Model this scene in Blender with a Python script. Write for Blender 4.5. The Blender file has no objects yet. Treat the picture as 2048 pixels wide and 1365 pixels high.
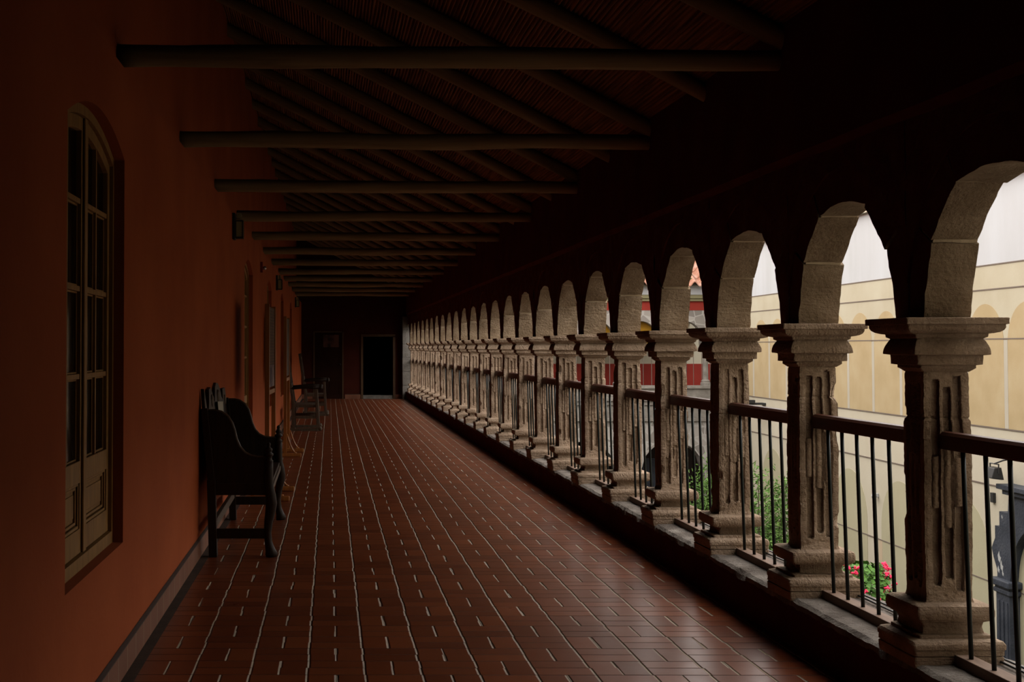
import bpy, math, random
import numpy as np
from mathutils import Vector, noise, Matrix
random.seed(7)
C = bpy.context.scene.collection
PI = math.pi
ORD = ['first','second','third','fourth','fifth','sixth','seventh','eighth','ninth','tenth','eleventh','twelfth',
       'thirteenth','fourteenth','fifteenth','sixteenth','seventeenth','eighteenth','nineteenth','twentieth',
       'twenty-first','twenty-second','twenty-third','twenty-fourth','twenty-fifth','twenty-sixth','twenty-seventh','twenty-eighth']

# ------------------------------------------------------------------ materials
def nt(name):
    m = bpy.data.materials.new(name); m.use_nodes = True
    t = m.node_tree; b = t.nodes['Principled BSDF']
    return m, t, b
def N(t, kind, **kw):
    n = t.nodes.new(kind)
    for k, v in kw.items():
        if k.startswith('i_'):
            n.inputs[k[2:]].default_value = v
        else: setattr(n, k, v)
    return n
def math_(t, op, a, b=None, c=None):
    n = t.nodes.new('ShaderNodeMath'); n.operation = op
    for i, v in enumerate((a, b, c)):
        if v is None: continue
        if isinstance(v, (int, float)): n.inputs[i].default_value = v
        else: t.links.new(v, n.inputs[i])
    return n.outputs[0]
def ramp(t, fac, stops):
    r = t.nodes.new('ShaderNodeValToRGB')
    while len(r.color_ramp.elements) < len(stops): r.color_ramp.elements.new(0.5)
    for e, (p, c) in zip(r.color_ramp.elements, stops):
        e.position = p; e.color = (*c, 1)
    t.links.new(fac, r.inputs[0]); return r.outputs[0]
def coords(t, scale=(1,1,1), rnd=True):
    tc = N(t, 'ShaderNodeTexCoord'); out = tc.outputs['Object']
    if rnd:
        oi = N(t, 'ShaderNodeObjectInfo')
        s = N(t, 'ShaderNodeVectorMath', operation='SCALE'); s.inputs['Scale'].default_value = 37.0
        cb = N(t, 'ShaderNodeCombineXYZ'); 
        for k in range(3): t.links.new(oi.outputs['Random'], cb.inputs[k])
        t.links.new(cb.outputs[0], s.inputs[0])
        a = N(t, 'ShaderNodeVectorMath', operation='ADD')
        t.links.new(out, a.inputs[0]); t.links.new(s.outputs[0], a.inputs[1]); out = a.outputs[0]
    mp = N(t, 'ShaderNodeMapping'); mp.inputs['Scale'].default_value = scale
    t.links.new(out, mp.inputs[0]); return mp.outputs[0]
def rough_mat(name, cols, rough=0.8, scale=6, bump=0.3, bscale=60, stretch=(1,1,1), dist=0.01, rnd=True, spec=0.3, detail=8, metallic=0):
    m, t, b = nt(name)
    v = coords(t, stretch, rnd)
    n1 = N(t, 'ShaderNodeTexNoise'); n1.inputs['Scale'].default_value = scale; n1.inputs['Detail'].default_value = detail
    t.links.new(v, n1.inputs['Vector'])
    k = len(cols)
    c = ramp(t, n1.outputs['Fac'], [(0.3 + 0.4*i/(k-1), cc) for i, cc in enumerate(cols)])
    t.links.new(c, b.inputs['Base Color'])
    b.inputs['Roughness'].default_value = rough; b.inputs['Metallic'].default_value = metallic
    b.inputs['Specular IOR Level'].default_value = spec
    if bump:
        n2 = N(t, 'ShaderNodeTexNoise'); n2.inputs['Scale'].default_value = bscale; n2.inputs['Detail'].default_value = 6
        t.links.new(v, n2.inputs['Vector'])
        bp = N(t, 'ShaderNodeBump'); bp.inputs['Strength'].default_value = bump; bp.inputs['Distance'].default_value = dist
        t.links.new(n2.outputs['Fac'], bp.inputs['Height']); t.links.new(bp.outputs[0], b.inputs['Normal'])
    return m
def plain(name, col, rough=0.6, metallic=0, spec=0.4):
    m, t, b = nt(name)
    b.inputs['Base Color'].default_value = (*col, 1); b.inputs['Roughness'].default_value = rough
    b.inputs['Metallic'].default_value = metallic; b.inputs['Specular IOR Level'].default_value = spec
    return m

def stone_mat(name, cols, bump=0.9):
    # hewn volcanic tuff: broad colour patches, dark pores and tool scratches
    m, t, b = nt(name)
    v = coords(t, (1,1,1), True)
    n1 = N(t, 'ShaderNodeTexNoise'); n1.inputs['Scale'].default_value = 5; n1.inputs['Detail'].default_value = 9
    t.links.new(v, n1.inputs['Vector'])
    base = ramp(t, n1.outputs['Fac'], [(0.28+0.44*i/(len(cols)-1), c) for i, c in enumerate(cols)])
    vo = N(t, 'ShaderNodeTexVoronoi'); vo.inputs['Scale'].default_value = 38; t.links.new(v, vo.inputs['Vector'])
    pore = ramp(t, vo.outputs['Distance'], [(0.0, (0.35,0.32,0.3)), (0.16, (1,1,1))])
    mx = N(t, 'ShaderNodeMix', data_type='RGBA', blend_type='MULTIPLY'); mx.inputs[0].default_value = 0.6
    t.links.new(base, mx.inputs[6]); t.links.new(pore, mx.inputs[7])
    t.links.new(mx.outputs[2], b.inputs['Base Color'])
    b.inputs['Roughness'].default_value = 0.92; b.inputs['Specular IOR Level'].default_value = 0.15
    n2 = N(t, 'ShaderNodeTexNoise'); n2.inputs['Scale'].default_value = 45; n2.inputs['Detail'].default_value = 8; n2.inputs['Roughness'].default_value = 0.65
    t.links.new(v, n2.inputs['Vector'])
    mp = N(t, 'ShaderNodeMapping'); mp.inputs['Rotation'].default_value = (0.3, 0.7, 0.2); mp.inputs['Scale'].default_value = (14, 90, 60)
    t.links.new(v, mp.inputs[0])
    n3 = N(t, 'ShaderNodeTexNoise'); n3.inputs['Scale'].default_value = 1.0; n3.inputs['Detail'].default_value = 4
    t.links.new(mp.outputs[0], n3.inputs['Vector'])
    h = math_(t, 'ADD', n2.outputs['Fac'], math_(t, 'MULTIPLY', n3.outputs['Fac'], 0.6))
    bp = N(t, 'ShaderNodeBump'); bp.inputs['Strength'].default_value = bump; bp.inputs['Distance'].default_value = 0.028
    t.links.new(h, bp.inputs['Height']); t.links.new(bp.outputs[0], b.inputs['Normal'])
    return m

def wood_mat(name, c1, c2, rough=0.55, scale=3.0, stretch=(14,14,1.2), spec=0.4, bump=0.15):
    m, t, b = nt(name)
    v = coords(t, stretch, True)
    n1 = N(t, 'ShaderNodeTexNoise'); n1.inputs['Scale'].default_value = scale; n1.inputs['Detail'].default_value = 7; n1.inputs['Distortion'].default_value = 0.6
    t.links.new(v, n1.inputs['Vector'])
    t.links.new(ramp(t, n1.outputs['Fac'], [(0.3, c1), (0.7, c2)]), b.inputs['Base Color'])
    b.inputs['Roughness'].default_value = rough; b.inputs['Specular IOR Level'].default_value = spec
    bp = N(t, 'ShaderNodeBump'); bp.inputs['Strength'].default_value = bump; bp.inputs['Distance'].default_value = 0.01
    t.links.new(n1.outputs['Fac'], bp.inputs['Height']); t.links.new(bp.outputs[0], b.inputs['Normal'])
    return m

M = {}
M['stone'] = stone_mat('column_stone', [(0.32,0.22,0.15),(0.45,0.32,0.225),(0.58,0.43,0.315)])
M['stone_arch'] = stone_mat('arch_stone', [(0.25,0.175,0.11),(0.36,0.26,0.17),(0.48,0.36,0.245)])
M['mortar'] = rough_mat('lime_mortar', [(0.50,0.38,0.25),(0.62,0.49,0.34)], rough=0.95, scale=8, bump=0.5, bscale=50)
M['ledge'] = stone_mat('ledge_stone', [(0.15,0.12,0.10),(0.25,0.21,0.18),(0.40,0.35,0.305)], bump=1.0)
M['red'] = rough_mat('red_plaster', [(0.401,0.0845,0.0254),(0.454,0.101,0.0302),(0.508,0.117,0.0362)], rough=0.85, scale=1.2, bump=0.12, bscale=30, rnd=False, spec=0.15)
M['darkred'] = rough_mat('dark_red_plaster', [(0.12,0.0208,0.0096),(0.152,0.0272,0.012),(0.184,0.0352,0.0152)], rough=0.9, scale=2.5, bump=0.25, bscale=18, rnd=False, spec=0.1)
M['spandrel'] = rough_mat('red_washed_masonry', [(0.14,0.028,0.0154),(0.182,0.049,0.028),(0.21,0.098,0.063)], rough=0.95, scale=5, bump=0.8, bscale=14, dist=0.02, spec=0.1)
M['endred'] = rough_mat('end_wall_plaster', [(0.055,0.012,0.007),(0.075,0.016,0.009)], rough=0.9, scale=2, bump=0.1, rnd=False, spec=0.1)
M['log'] = wood_mat('peeled_log', (0.27,0.17,0.08), (0.43,0.29,0.145), rough=0.8, scale=1.4, stretch=(1.0,12,12), spec=0.15)
M['reed'] = rough_mat('reed', [(0.13,0.045,0.016),(0.30,0.115,0.04),(0.48,0.20,0.075)], rough=0.7, scale=1, stretch=(50,1.5,50), bump=0.4, bscale=1.2, rnd=False, spec=0.2, detail=2)
M['pine'] = wood_mat('pine_wood', (0.295,0.136,0.0298), (0.443,0.224,0.0553), rough=0.6, scale=2.2, stretch=(10,10,1.6))
M['darkwood'] = wood_mat('dark_wood', (0.0154,0.007,0.0035), (0.0315,0.0154,0.007), rough=0.5, scale=3, spec=0.2)
M['greywood'] = wood_mat('worn_brown_wood', (0.06,0.035,0.02), (0.11,0.07,0.04), rough=0.6, scale=3)
M['railwood'] = wood_mat('rail_wood', (0.055,0.016,0.009), (0.10,0.03,0.016), rough=0.5, spec=0.25, scale=2, stretch=(10,1,10))
M['plank'] = wood_mat('sill_plank', (0.13,0.075,0.05), (0.22,0.14,0.095), rough=0.8, scale=2.5, stretch=(12,1.2,12))
M['orangewood'] = wood_mat('varnished_wood', (0.30,0.10,0.02), (0.42,0.16,0.035), rough=0.4, scale=2)
M['iron'] = plain('black_iron', (0.006,0.010,0.009), 0.45, 0.3)
M['glass'] = plain('dark_window_glass', (0.004,0.0035,0.003), 0.12, 0, 0.5)
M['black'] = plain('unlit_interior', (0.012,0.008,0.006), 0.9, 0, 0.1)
M['lampmetal'] = plain('dark_lamp_metal', (0.02,0.02,0.02), 0.5, 0.2)
M['lampglass'] = plain('lamp_panel', (0.45,0.39,0.18), 0.4)
M['redplastic'] = plain('red_plastic', (0.30,0.02,0.015), 0.4)
M['chrome'] = plain('clear_bulb', (0.6,0.6,0.6), 0.15, 0.6)
M['paper'] = rough_mat('printed_paper', [(0.36,0.33,0.27),(0.55,0.5,0.41),(0.62,0.57,0.48)], rough=0.8, scale=9, bump=0)
M['doorframe'] = wood_mat('door_frame_wood', (0.07,0.035,0.014), (0.112,0.0595,0.0245))
M['doorpaint'] = rough_mat('dark_door', [(0.0225,0.008,0.005),(0.0325,0.012,0.007)], rough=0.9, scale=3, bump=0.1, spec=0.05)
M['cream'] = rough_mat('cream_render', [(0.36,0.32,0.231),(0.393,0.353,0.265),(0.415,0.381,0.292)], rough=0.95, scale=0.9, bump=0.15, bscale=25, rnd=False, spec=0.05)
M['cream2'] = rough_mat('pale_cream_render', [(0.409,0.364,0.279),(0.439,0.399,0.315)], rough=0.95, scale=1.3, bump=0.15, bscale=25, rnd=False, spec=0.05)
M['white'] = rough_mat('white_render', [(0.385,0.391,0.397),(0.416,0.422,0.436),(0.437,0.449,0.47)], rough=0.95, scale=0.7, stretch=(1,2,0.5), bump=0.1, bscale=25, rnd=False, spec=0.05)
M['ochre'] = rough_mat('ochre_paint', [(0.328,0.251,0.14),(0.36,0.278,0.161),(0.382,0.306,0.186)], rough=0.95, scale=1.6, bump=0.12, bscale=30, rnd=False, spec=0.05)
M['greenish'] = rough_mat('greenish_cream_paint', [(0.328,0.298,0.197),(0.36,0.328,0.224)], rough=0.95, scale=1.2, bump=0.12, bscale=30, rnd=False, spec=0.05)
M['stripe'] = rough_mat('pale_stripe_paint', [(0.358,0.324,0.261),(0.387,0.353,0.29)], rough=0.95, scale=1.2, bump=0.1, rnd=False, spec=0.05)
M['peach'] = rough_mat('peach_paint', [(0.393,0.306,0.208),(0.427,0.333,0.236)], rough=0.95, scale=1.2, bump=0.1, rnd=False, spec=0.05)
M['jointdark'] = plain('joint_dark', (0.13,0.10,0.08), 0.9)
M['slate'] = rough_mat('slate_painted_stone', [(0.0169,0.0203,0.029),(0.0266,0.0314,0.0435),(0.0411,0.0459,0.058)], rough=0.6, scale=3, bump=0.5, bscale=25, dist=0.02)
M['greystone'] = stone_mat('grey_ashlar', [(0.165,0.145,0.126),(0.213,0.193,0.169),(0.266,0.242,0.213)], bump=0.6)
M['ground'] = rough_mat('courtyard_paving', [(0.0605,0.053,0.046),(0.092,0.0825,0.07)], rough=0.9, scale=2, bump=0.3, bscale=12, rnd=False)
M['brightred'] = rough_mat('bright_red_paint', [(0.203,0.0169,0.0106),(0.242,0.0242,0.0145)], rough=0.85, scale=2, bump=0.1, rnd=False)
M['yellow'] = plain('yellow_paint', (0.363,0.184,0.00725), 0.8)
M['olivetrim'] = plain('olive_trim', (0.203,0.184,0.0967), 0.8)
M['tile'] = rough_mat('roof_tile', [(0.203,0.0725,0.0387),(0.266,0.126,0.0819),(0.3,0.193,0.154)], rough=0.85, scale=5, bump=0.3, bscale=30, rnd=False)
M['moss'] = rough_mat('moss', [(0.0242,0.0435,0.00484),(0.058,0.0774,0.0145)], rough=0.95, scale=9, bump=0.6)
M['greydoor'] = wood_mat('grey_wood', (0.058,0.0532,0.0484), (0.0967,0.0874,0.0774))
M['leaf'] = rough_mat('leaf_green', [(0.029,0.087,0.0116),(0.058,0.155,0.0193),(0.106,0.232,0.0338)], rough=0.6, scale=12, bump=0)
M['fern'] = rough_mat('feathery_green', [(0.06,0.13,0.025),(0.10,0.20,0.04),(0.17,0.28,0.07)], rough=0.7, scale=9, bump=0)
M['bark'] = plain('bark', (0.09,0.06,0.04), 0.9)
M['pink'] = plain('geranium_pink', (0.95,0.03,0.12), 0.6)
M['terracotta'] = plain('terracotta', (0.193,0.0774,0.0387), 0.8)
M['winglass'] = plain('floodlight_glass', (0.2,0.22,0.24), 0.1)
M['spotwhite'] = plain('white_plastic', (0.339,0.339,0.329), 0.5)

def skirting_mat():
    m, t, b = nt('skirting_tile')
    tc = N(t, 'ShaderNodeTexCoord'); sp = N(t, 'ShaderNodeSeparateXYZ'); t.links.new(tc.outputs['Object'], sp.inputs[0])
    fy = math_(t, 'FRACT', math_(t, 'DIVIDE', sp.outputs[1], 0.262))
    d = math_(t, 'ABSOLUTE', math_(t, 'SUBTRACT', fy, 0.5))
    j = math_(t, 'GREATER_THAN', d, 0.485)
    n1 = N(t, 'ShaderNodeTexNoise'); n1.inputs['Scale'].default_value = 3
    t.links.new(tc.outputs['Object'], n1.inputs['Vector'])
    c = ramp(t, n1.outputs['Fac'], [(0.3, (0.20,0.068,0.032)), (0.7, (0.27,0.10,0.05))])
    mx = N(t, 'ShaderNodeMix', data_type='RGBA'); t.links.new(j, mx.inputs[0]); t.links.new(c, mx.inputs[6]); mx.inputs[7].default_value = (0.36,0.30,0.20,1)
    tp = math_(t, 'GREATER_THAN', sp.outputs[2], 0.122)
    m2_ = N(t, 'ShaderNodeMix', data_type='RGBA'); t.links.new(tp, m2_.inputs[0]); t.links.new(mx.outputs[2], m2_.inputs[6]); m2_.inputs[7].default_value = (0.05,0.022,0.012,1)
    t.links.new(m2_.outputs[2], b.inputs['Base Color']); b.inputs['Roughness'].default_value = 0.6
    return m
M['skirt'] = skirting_mat()

def floor_mat():
    m, t, b = nt('basket_weave_brick')
    A, B, W = 0.263, 0.272, 0.0125
    tc = N(t, 'ShaderNodeTexCoord')
    mp = N(t, 'ShaderNodeMapping'); mp.vector_type = 'POINT'
    mp.inputs['Rotation'].default_value = (0, 0, 0.0035); mp.inputs['Location'].default_value = (0.10, 0.03, 0)
    t.links.new(tc.outputs['Object'], mp.inputs[0])
    nw = N(t, 'ShaderNodeTexNoise'); nw.inputs['Scale'].default_value = 2.2; nw.inputs['Detail'].default_value = 2
    t.links.new(mp.outputs[0], nw.inputs['Vector'])
    sw = N(t, 'ShaderNodeSeparateXYZ'); t.links.new(nw.outputs['Color'], sw.inputs[0])
    sp = N(t, 'ShaderNodeSeparateXYZ'); t.links.new(mp.outputs[0], sp.inputs[0])
    y0 = math_(t, 'ADD', sp.outputs[1], math_(t, 'MULTIPLY', math_(t, 'SUBTRACT', sw.outputs[1], 0.5), 0.010))
    jj = math_(t, 'FLOOR', math_(t, 'DIVIDE', y0, B))
    half = math_(t, 'FLOOR', math_(t, 'DIVIDE', y0, B/2))
    wn0 = N(t, 'ShaderNodeTexWhiteNoise', noise_dimensions='2D')
    cb0 = N(t, 'ShaderNodeCombineXYZ'); t.links.new(half, cb0.inputs[0])
    xr = math_(t, 'FLOOR', math_(t, 'ADD', math_(t, 'DIVIDE', sp.outputs[0], A), 0.5))
    t.links.new(xr, cb0.inputs[1]); t.links.new(cb0.outputs[0], wn0.inputs['Vector'])
    x0 = math_(t, 'ADD', sp.outputs[0], math_(t, 'MULTIPLY', math_(t, 'SUBTRACT', sw.outputs[0], 0.5), 0.005))
    x0 = math_(t, 'ADD', x0, math_(t, 'MULTIPLY', math_(t, 'SUBTRACT', wn0.outputs[0], 0.5), 0.007))
    ii = math_(t, 'FLOOR', math_(t, 'DIVIDE', x0, A))
    fx = math_(t, 'FRACT', math_(t, 'DIVIDE', x0, A)); fy = math_(t, 'FRACT', math_(t, 'DIVIDE', y0, B))
    par = math_(t, 'FLOORED_MODULO', math_(t, 'ADD', ii, jj), 2.0)
    ex = math_(t, 'MULTIPLY', math_(t, 'MINIMUM', fx, math_(t, 'SUBTRACT', 1.0, fx)), A)
    ey = math_(t, 'MULTIPLY', math_(t, 'MINIMUM', fy, math_(t, 'SUBTRACT', 1.0, fy)), B)
    mxl = math_(t, 'MULTIPLY', math_(t, 'ABSOLUTE', math_(t, 'SUBTRACT', fx, 0.5)), A)
    myl = math_(t, 'MULTIPLY', math_(t, 'ABSOLUTE', math_(t, 'SUBTRACT', fy, 0.5)), B)
    mid = math_(t, 'ADD', math_(t, 'MULTIPLY', mxl, math_(t, 'SUBTRACT', 1.0, par)), math_(t, 'MULTIPLY', myl, par))
    dmin = math_(t, 'MINIMUM', math_(t, 'MINIMUM', ex, ey), mid)
    # transverse joints are tighter than the long ones
    tr = math_(t, 'MINIMUM', ey, math_(t, 'ADD', myl, math_(t, 'MULTIPLY', math_(t, 'SUBTRACT', 1.0, par), 9.0)))
    lo = math_(t, 'MINIMUM', ex, math_(t, 'ADD', mxl, math_(t, 'MULTIPLY', par, 9.0)))
    m1 = math_(t, 'LESS_THAN', lo, W/2); m2 = math_(t, 'LESS_THAN', tr, 0.0038)
    mort = math_(t, 'MAXIMUM', m1, m2)
    # brick id
    bx = math_(t, 'ADD', math_(t, 'MULTIPLY', ii, 2.0), math_(t, 'MULTIPLY', math_(t, 'SUBTRACT', 1.0, par), math_(t, 'GREATER_THAN', fx, 0.5)))
    by = math_(t, 'ADD', math_(t, 'MULTIPLY', jj, 2.0), math_(t, 'MULTIPLY', par, math_(t, 'GREATER_THAN', fy, 0.5)))
    cb = N(t, 'ShaderNodeCombineXYZ'); t.links.new(bx, cb.inputs[0]); t.links.new(by, cb.inputs[1])
    wn = N(t, 'ShaderNodeTexWhiteNoise', noise_dimensions='2D'); t.links.new(cb.outputs[0], wn.inputs['Vector'])
    n1 = N(t, 'ShaderNodeTexNoise'); n1.inputs['Scale'].default_value = 1.1; n1.inputs['Detail'].default_value = 5
    t.links.new(tc.outputs['Object'], n1.inputs['Vector'])
    f = math_(t, 'ADD', math_(t, 'MULTIPLY', wn.outputs[0], 0.55), math_(t, 'MULTIPLY', n1.outputs['Fac'], 0.45))
    col = ramp(t, f, [(0.15, (0.12,0.029,0.011)), (0.5, (0.165,0.040,0.014)), (0.85, (0.215,0.054,0.018))])
    mcol = ramp(t, n1.outputs['Fac'], [(0.35, (0.25,0.19,0.135)), (0.65, (0.40,0.32,0.235))])
    mx = N(t, 'ShaderNodeMix', data_type='RGBA'); t.links.new(m1, mx.inputs[0]); t.links.new(col, mx.inputs[6]); t.links.new(mcol, mx.inputs[7])
    mx2 = N(t, 'ShaderNodeMix', data_type='RGBA'); t.links.new(m2, mx2.inputs[0]); t.links.new(mx.outputs[2], mx2.inputs[6]); mx2.inputs[7].default_value = (0.05,0.025,0.015,1)
    t.links.new(mx2.outputs[2], b.inputs['Base Color'])
    n4 = N(t, 'ShaderNodeTexNoise'); n4.inputs['Scale'].default_value = 7; n4.inputs['Detail'].default_value = 4
    t.links.new(tc.outputs['Object'], n4.inputs['Vector'])
    rr = math_(t, 'ADD', 0.25, math_(t, 'MULTIPLY', n4.outputs['Fac'], 0.10))
    rr = math_(t, 'ADD', rr, math_(t, 'MULTIPLY', mort, 0.4))
    t.links.new(rr, b.inputs['Roughness']); b.inputs['Specular IOR Level'].default_value = 0.22
    # height
    h1 = math_(t, 'MINIMUM', math_(t, 'DIVIDE', lo, W*0.7), 1.0)
    h2 = math_(t, 'MINIMUM', math_(t, 'DIVIDE', tr, 0.006), 1.0)
    hh = math_(t, 'MINIMUM', h1, h2)
    hh = math_(t, 'ADD', hh, math_(t, 'MULTIPLY', n4.outputs['Fac'], 0.12))
    bp = N(t, 'ShaderNodeBump'); bp.inputs['Strength'].default_value = 1.0; bp.inputs['Distance'].default_value = 0.007
    t.links.new(hh, bp.inputs['Height']); t.links.new(bp.outputs[0], b.inputs['Normal'])
    return m
M['floor'] = floor_mat()

def poster_mat():
    m, t, b = nt('poster_print')
    tc = N(t, 'ShaderNodeTexCoord'); sp = N(t, 'ShaderNodeSeparateXYZ'); t.links.new(tc.outputs['Object'], sp.inputs[0])
    n1 = N(t, 'ShaderNodeTexNoise'); n1.inputs['Scale'].default_value = 5
    t.links.new(tc.outputs['Object'], n1.inputs['Vector'])
    lines = math_(t, 'GREATER_THAN', math_(t, 'SINE', math_(t, 'MULTIPLY', sp.outputs[2], 210.0)), 0.1)
    c1 = ramp(t, n1.outputs['Fac'], [(0.35, (0.13,0.08,0.065)), (0.65, (0.18,0.12,0.10))])
    mx = N(t, 'ShaderNodeMix', data_type='RGBA'); t.links.new(math_(t, 'MULTIPLY', lines, 0.45), mx.inputs[0]); t.links.new(c1, mx.inputs[6]); mx.inputs[7].default_value = (0.08,0.06,0.06,1)
    low = math_(t, 'LESS_THAN', sp.outputs[2], 1.32)
    c2 = ramp(t, n1.outputs['Fac'], [(0.4, (0.10,0.075,0.10)), (0.5, (0.15,0.11,0.13)), (0.6, (0.38,0.29,0.26))])
    mx2 = N(t, 'ShaderNodeMix', data_type='RGBA'); t.links.new(low, mx2.inputs[0]); t.links.new(mx.outputs[2], mx2.inputs[6]); t.links.new(c2, mx2.inputs[7])
    t.links.new(mx2.outputs[2], b.inputs['Base Color']); b.inputs['Roughness'].default_value = 0.85; b.inputs['Specular IOR Level'].default_value = 0.1
    return m
M['poster'] = poster_mat()

# ------------------------------------------------------------------ mesh helpers
class MB:
    def __init__(s): s.v = []; s.f = []; s.mi = []; s.cur = 0
    def add(s, vs, fs):
        o = len(s.v); s.v += [tuple(p) for p in vs]; s.f += [tuple(i+o for i in f) for f in fs]; s.mi += [s.cur]*len(fs); return s
    def box(s, x0, x1, y0, y1, z0, z1):
        return s.add([(x0,y0,z0),(x1,y0,z0),(x1,y1,z0),(x0,y1,z0),(x0,y0,z1),(x1,y0,z1),(x1,y1,z1),(x0,y1,z1)],
                     [(0,3,2,1),(4,5,6,7),(0,1,5,4),(1,2,6,5),(2,3,7,6),(3,0,4,7)])
    def obox(s, a, b, w, h, up=(0,0,1)):   # bar from a to b
        a = Vector(a); b = Vector(b); d = (b-a).normalized(); u = Vector(up); sx = d.cross(u).normalized(); u = sx.cross(d)
        vs = []
        for p in (a, b):
            for i, j in ((-1,-1),(1,-1),(1,1),(-1,1)): vs.append(p + sx*(i*w/2) + u*(j*h/2))
        return s.add(vs, [(0,1,2,3),(7,6,5,4),(0,4,5,1),(1,5,6,2),(2,6,7,3),(3,7,4,0)])
    def prism(s, poly, axis, t0, t1):      # poly in the plane normal to axis
        n = len(poly); vs = []
        for t in (t0, t1):
            for a, b in poly:
                vs.append({'x': (t,a,b), 'y': (a,t,b), 'z': (a,b,t)}[axis])
        return s.add(vs, [tuple(range(n)), tuple(range(2*n-1, n-1, -1))] + [(i, i+n, (i+1)%n+n, (i+1)%n) for i in range(n)])
    def tube(s, pts, r, n=10, sq=(1,1)):
        pts = [Vector(p) for p in pts]; k = len(pts)
        if not hasattr(r, '__len__'): r = [r]*k
        vs = []; fs = []; prev = None
        for i, p in enumerate(pts):
            d = (pts[min(i+1,k-1)] - pts[max(i-1,0)]).normalized()
            if prev is None: u = d.orthogonal().normalized()
            else: u = (prev - d*prev.dot(d)).normalized()
            prev = u; w = d.cross(u)
            for j in range(n):
                a = 2*PI*j/n; vs.append(p + u*(math.cos(a)*r[i]*sq[0]) + w*(math.sin(a)*r[i]*sq[1]))
        for i in range(k-1):
            for j in range(n):
                fs.append((i*n+j, i*n+(j+1)%n, (i+1)*n+(j+1)%n, (i+1)*n+j))
        fs.append(tuple(range(n-1,-1,-1))); fs.append(tuple((k-1)*n+j for j in range(n)))
        return s.add(vs, fs)
    def lathe(s, prof, n=16, c=(0,0,0)):
        vs = []; fs = []; k = len(prof)
        for r, z in prof:
            for j in range(n):
                a = 2*PI*j/n; vs.append((c[0]+r*math.cos(a), c[1]+r*math.sin(a), c[2]+z))
        for i in range(k-1):
            for j in range(n):
                fs.append((i*n+j, i*n+(j+1)%n, (i+1)*n+(j+1)%n, (i+1)*n+j))
        fs.append(tuple(range(n-1,-1,-1))); fs.append(tuple((k-1)*n+j for j in range(n)))
        return s.add(vs, fs)
    def sphere(s, c, r, n=8, m=6, sc=(1,1,1)):
        prof = [(max(1e-4, r*math.sin(PI*i/m)), -r*math.cos(PI*i/m)) for i in range(m+1)]
        vs = []; fs = []
        for q, z in prof:
            for j in range(n):
                a = 2*PI*j/n; vs.append((c[0]+q*math.cos(a)*sc[0], c[1]+q*math.sin(a)*sc[1], c[2]+z*sc[2]))
        for i in range(m):
            for j in range(n): fs.append((i*n+j, i*n+(j+1)%n, (i+1)*n+(j+1)%n, (i+1)*n+j))
        return s.add(vs, fs)
    def mesh(s, name, mats, smooth=False):
        me = bpy.data.meshes.new(name); me.from_pydata(s.v, [], s.f)
        if not isinstance(mats, (list, tuple)): mats = [mats]
        for m in mats: me.materials.append(M[m] if isinstance(m, str) else m)
        me.polygons.foreach_set('material_index', s.mi)
        if smooth: me.polygons.foreach_set('use_smooth', [True]*len(s.f))
        me.update(); return me
    def build(s, name, mats, parent=None, smooth=False, bevel=0, loc=None, fix=True):
        me = s.mesh(name, mats, smooth)
        if fix:
            import bmesh
            bm = bmesh.new(); bm.from_mesh(me); bmesh.ops.recalc_face_normals(bm, faces=bm.faces); bm.to_mesh(me); bm.free()
        o = bpy.data.objects.new(name, me); C.objects.link(o)
        if parent: o.parent = parent
        if loc: o.location = loc
        if bevel:
            b = o.modifiers.new('Bevel', 'BEVEL'); b.width = bevel; b.segments = 2; b.limit_method = 'ANGLE'; b.angle_limit = 0.6
        return o
def objm(name, me, parent=None, loc=None):
    o = bpy.data.objects.new(name, me); C.objects.link(o)
    if parent: o.parent = parent
    if loc: o.location = loc
    return o
def tag(o, label=None, cat=None, group=None, kind=None):
    if label: o['label'] = label
    if cat: o['category'] = cat
    if group: o['group'] = group
    if kind: o['kind'] = kind
    return o
def empty(name, loc=(0,0,0), rz=0):
    o = bpy.data.objects.new(name, None); C.objects.link(o); o.location = loc; o.rotation_euler = (0,0,rz); o.empty_display_size = 0.1
    return o
def copy_tree(o, parent=None):
    c = o.copy(); C.objects.link(c)
    if parent: c.parent = parent
    for ch in list(o.children): copy_tree(ch, c)
    return c
def nz(p, sc, seed=0):
    return noise.noise(Vector((p[0]*sc+seed*7.3, p[1]*sc+seed*3.1, p[2]*sc+seed*5.7)))
def lumpy(v, amp, sc, seed=0):
    p = Vector(v); k = Vector((p.x*sc+seed*7.3, p.y*sc+seed*3.1, p.z*sc+seed*5.7))
    return p + noise.noise_vector(k)*amp + noise.noise_vector(k*3.1)*(amp*0.45)

# ------------------------------------------------------------------ constants
P = 1.414; XC = 2.50; Y0 = 5.53; HEND = 39.33
def colY(n): return Y0 + P*n
NCOL = 24
def XL(y): return -(0.979 - 0.0074*y)
AL = -0.0074

# ------------------------------------------------------------------ floor, ceiling, walls
fm = MB(); fm.box(-1.2, 2.40, -1.6, HEND+0.1, -0.12, 0.0)
tag(fm.build('floor', 'floor'), kind='structure')

def roofz(x): return 3.17 + (2.355 - x)*0.515
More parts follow.
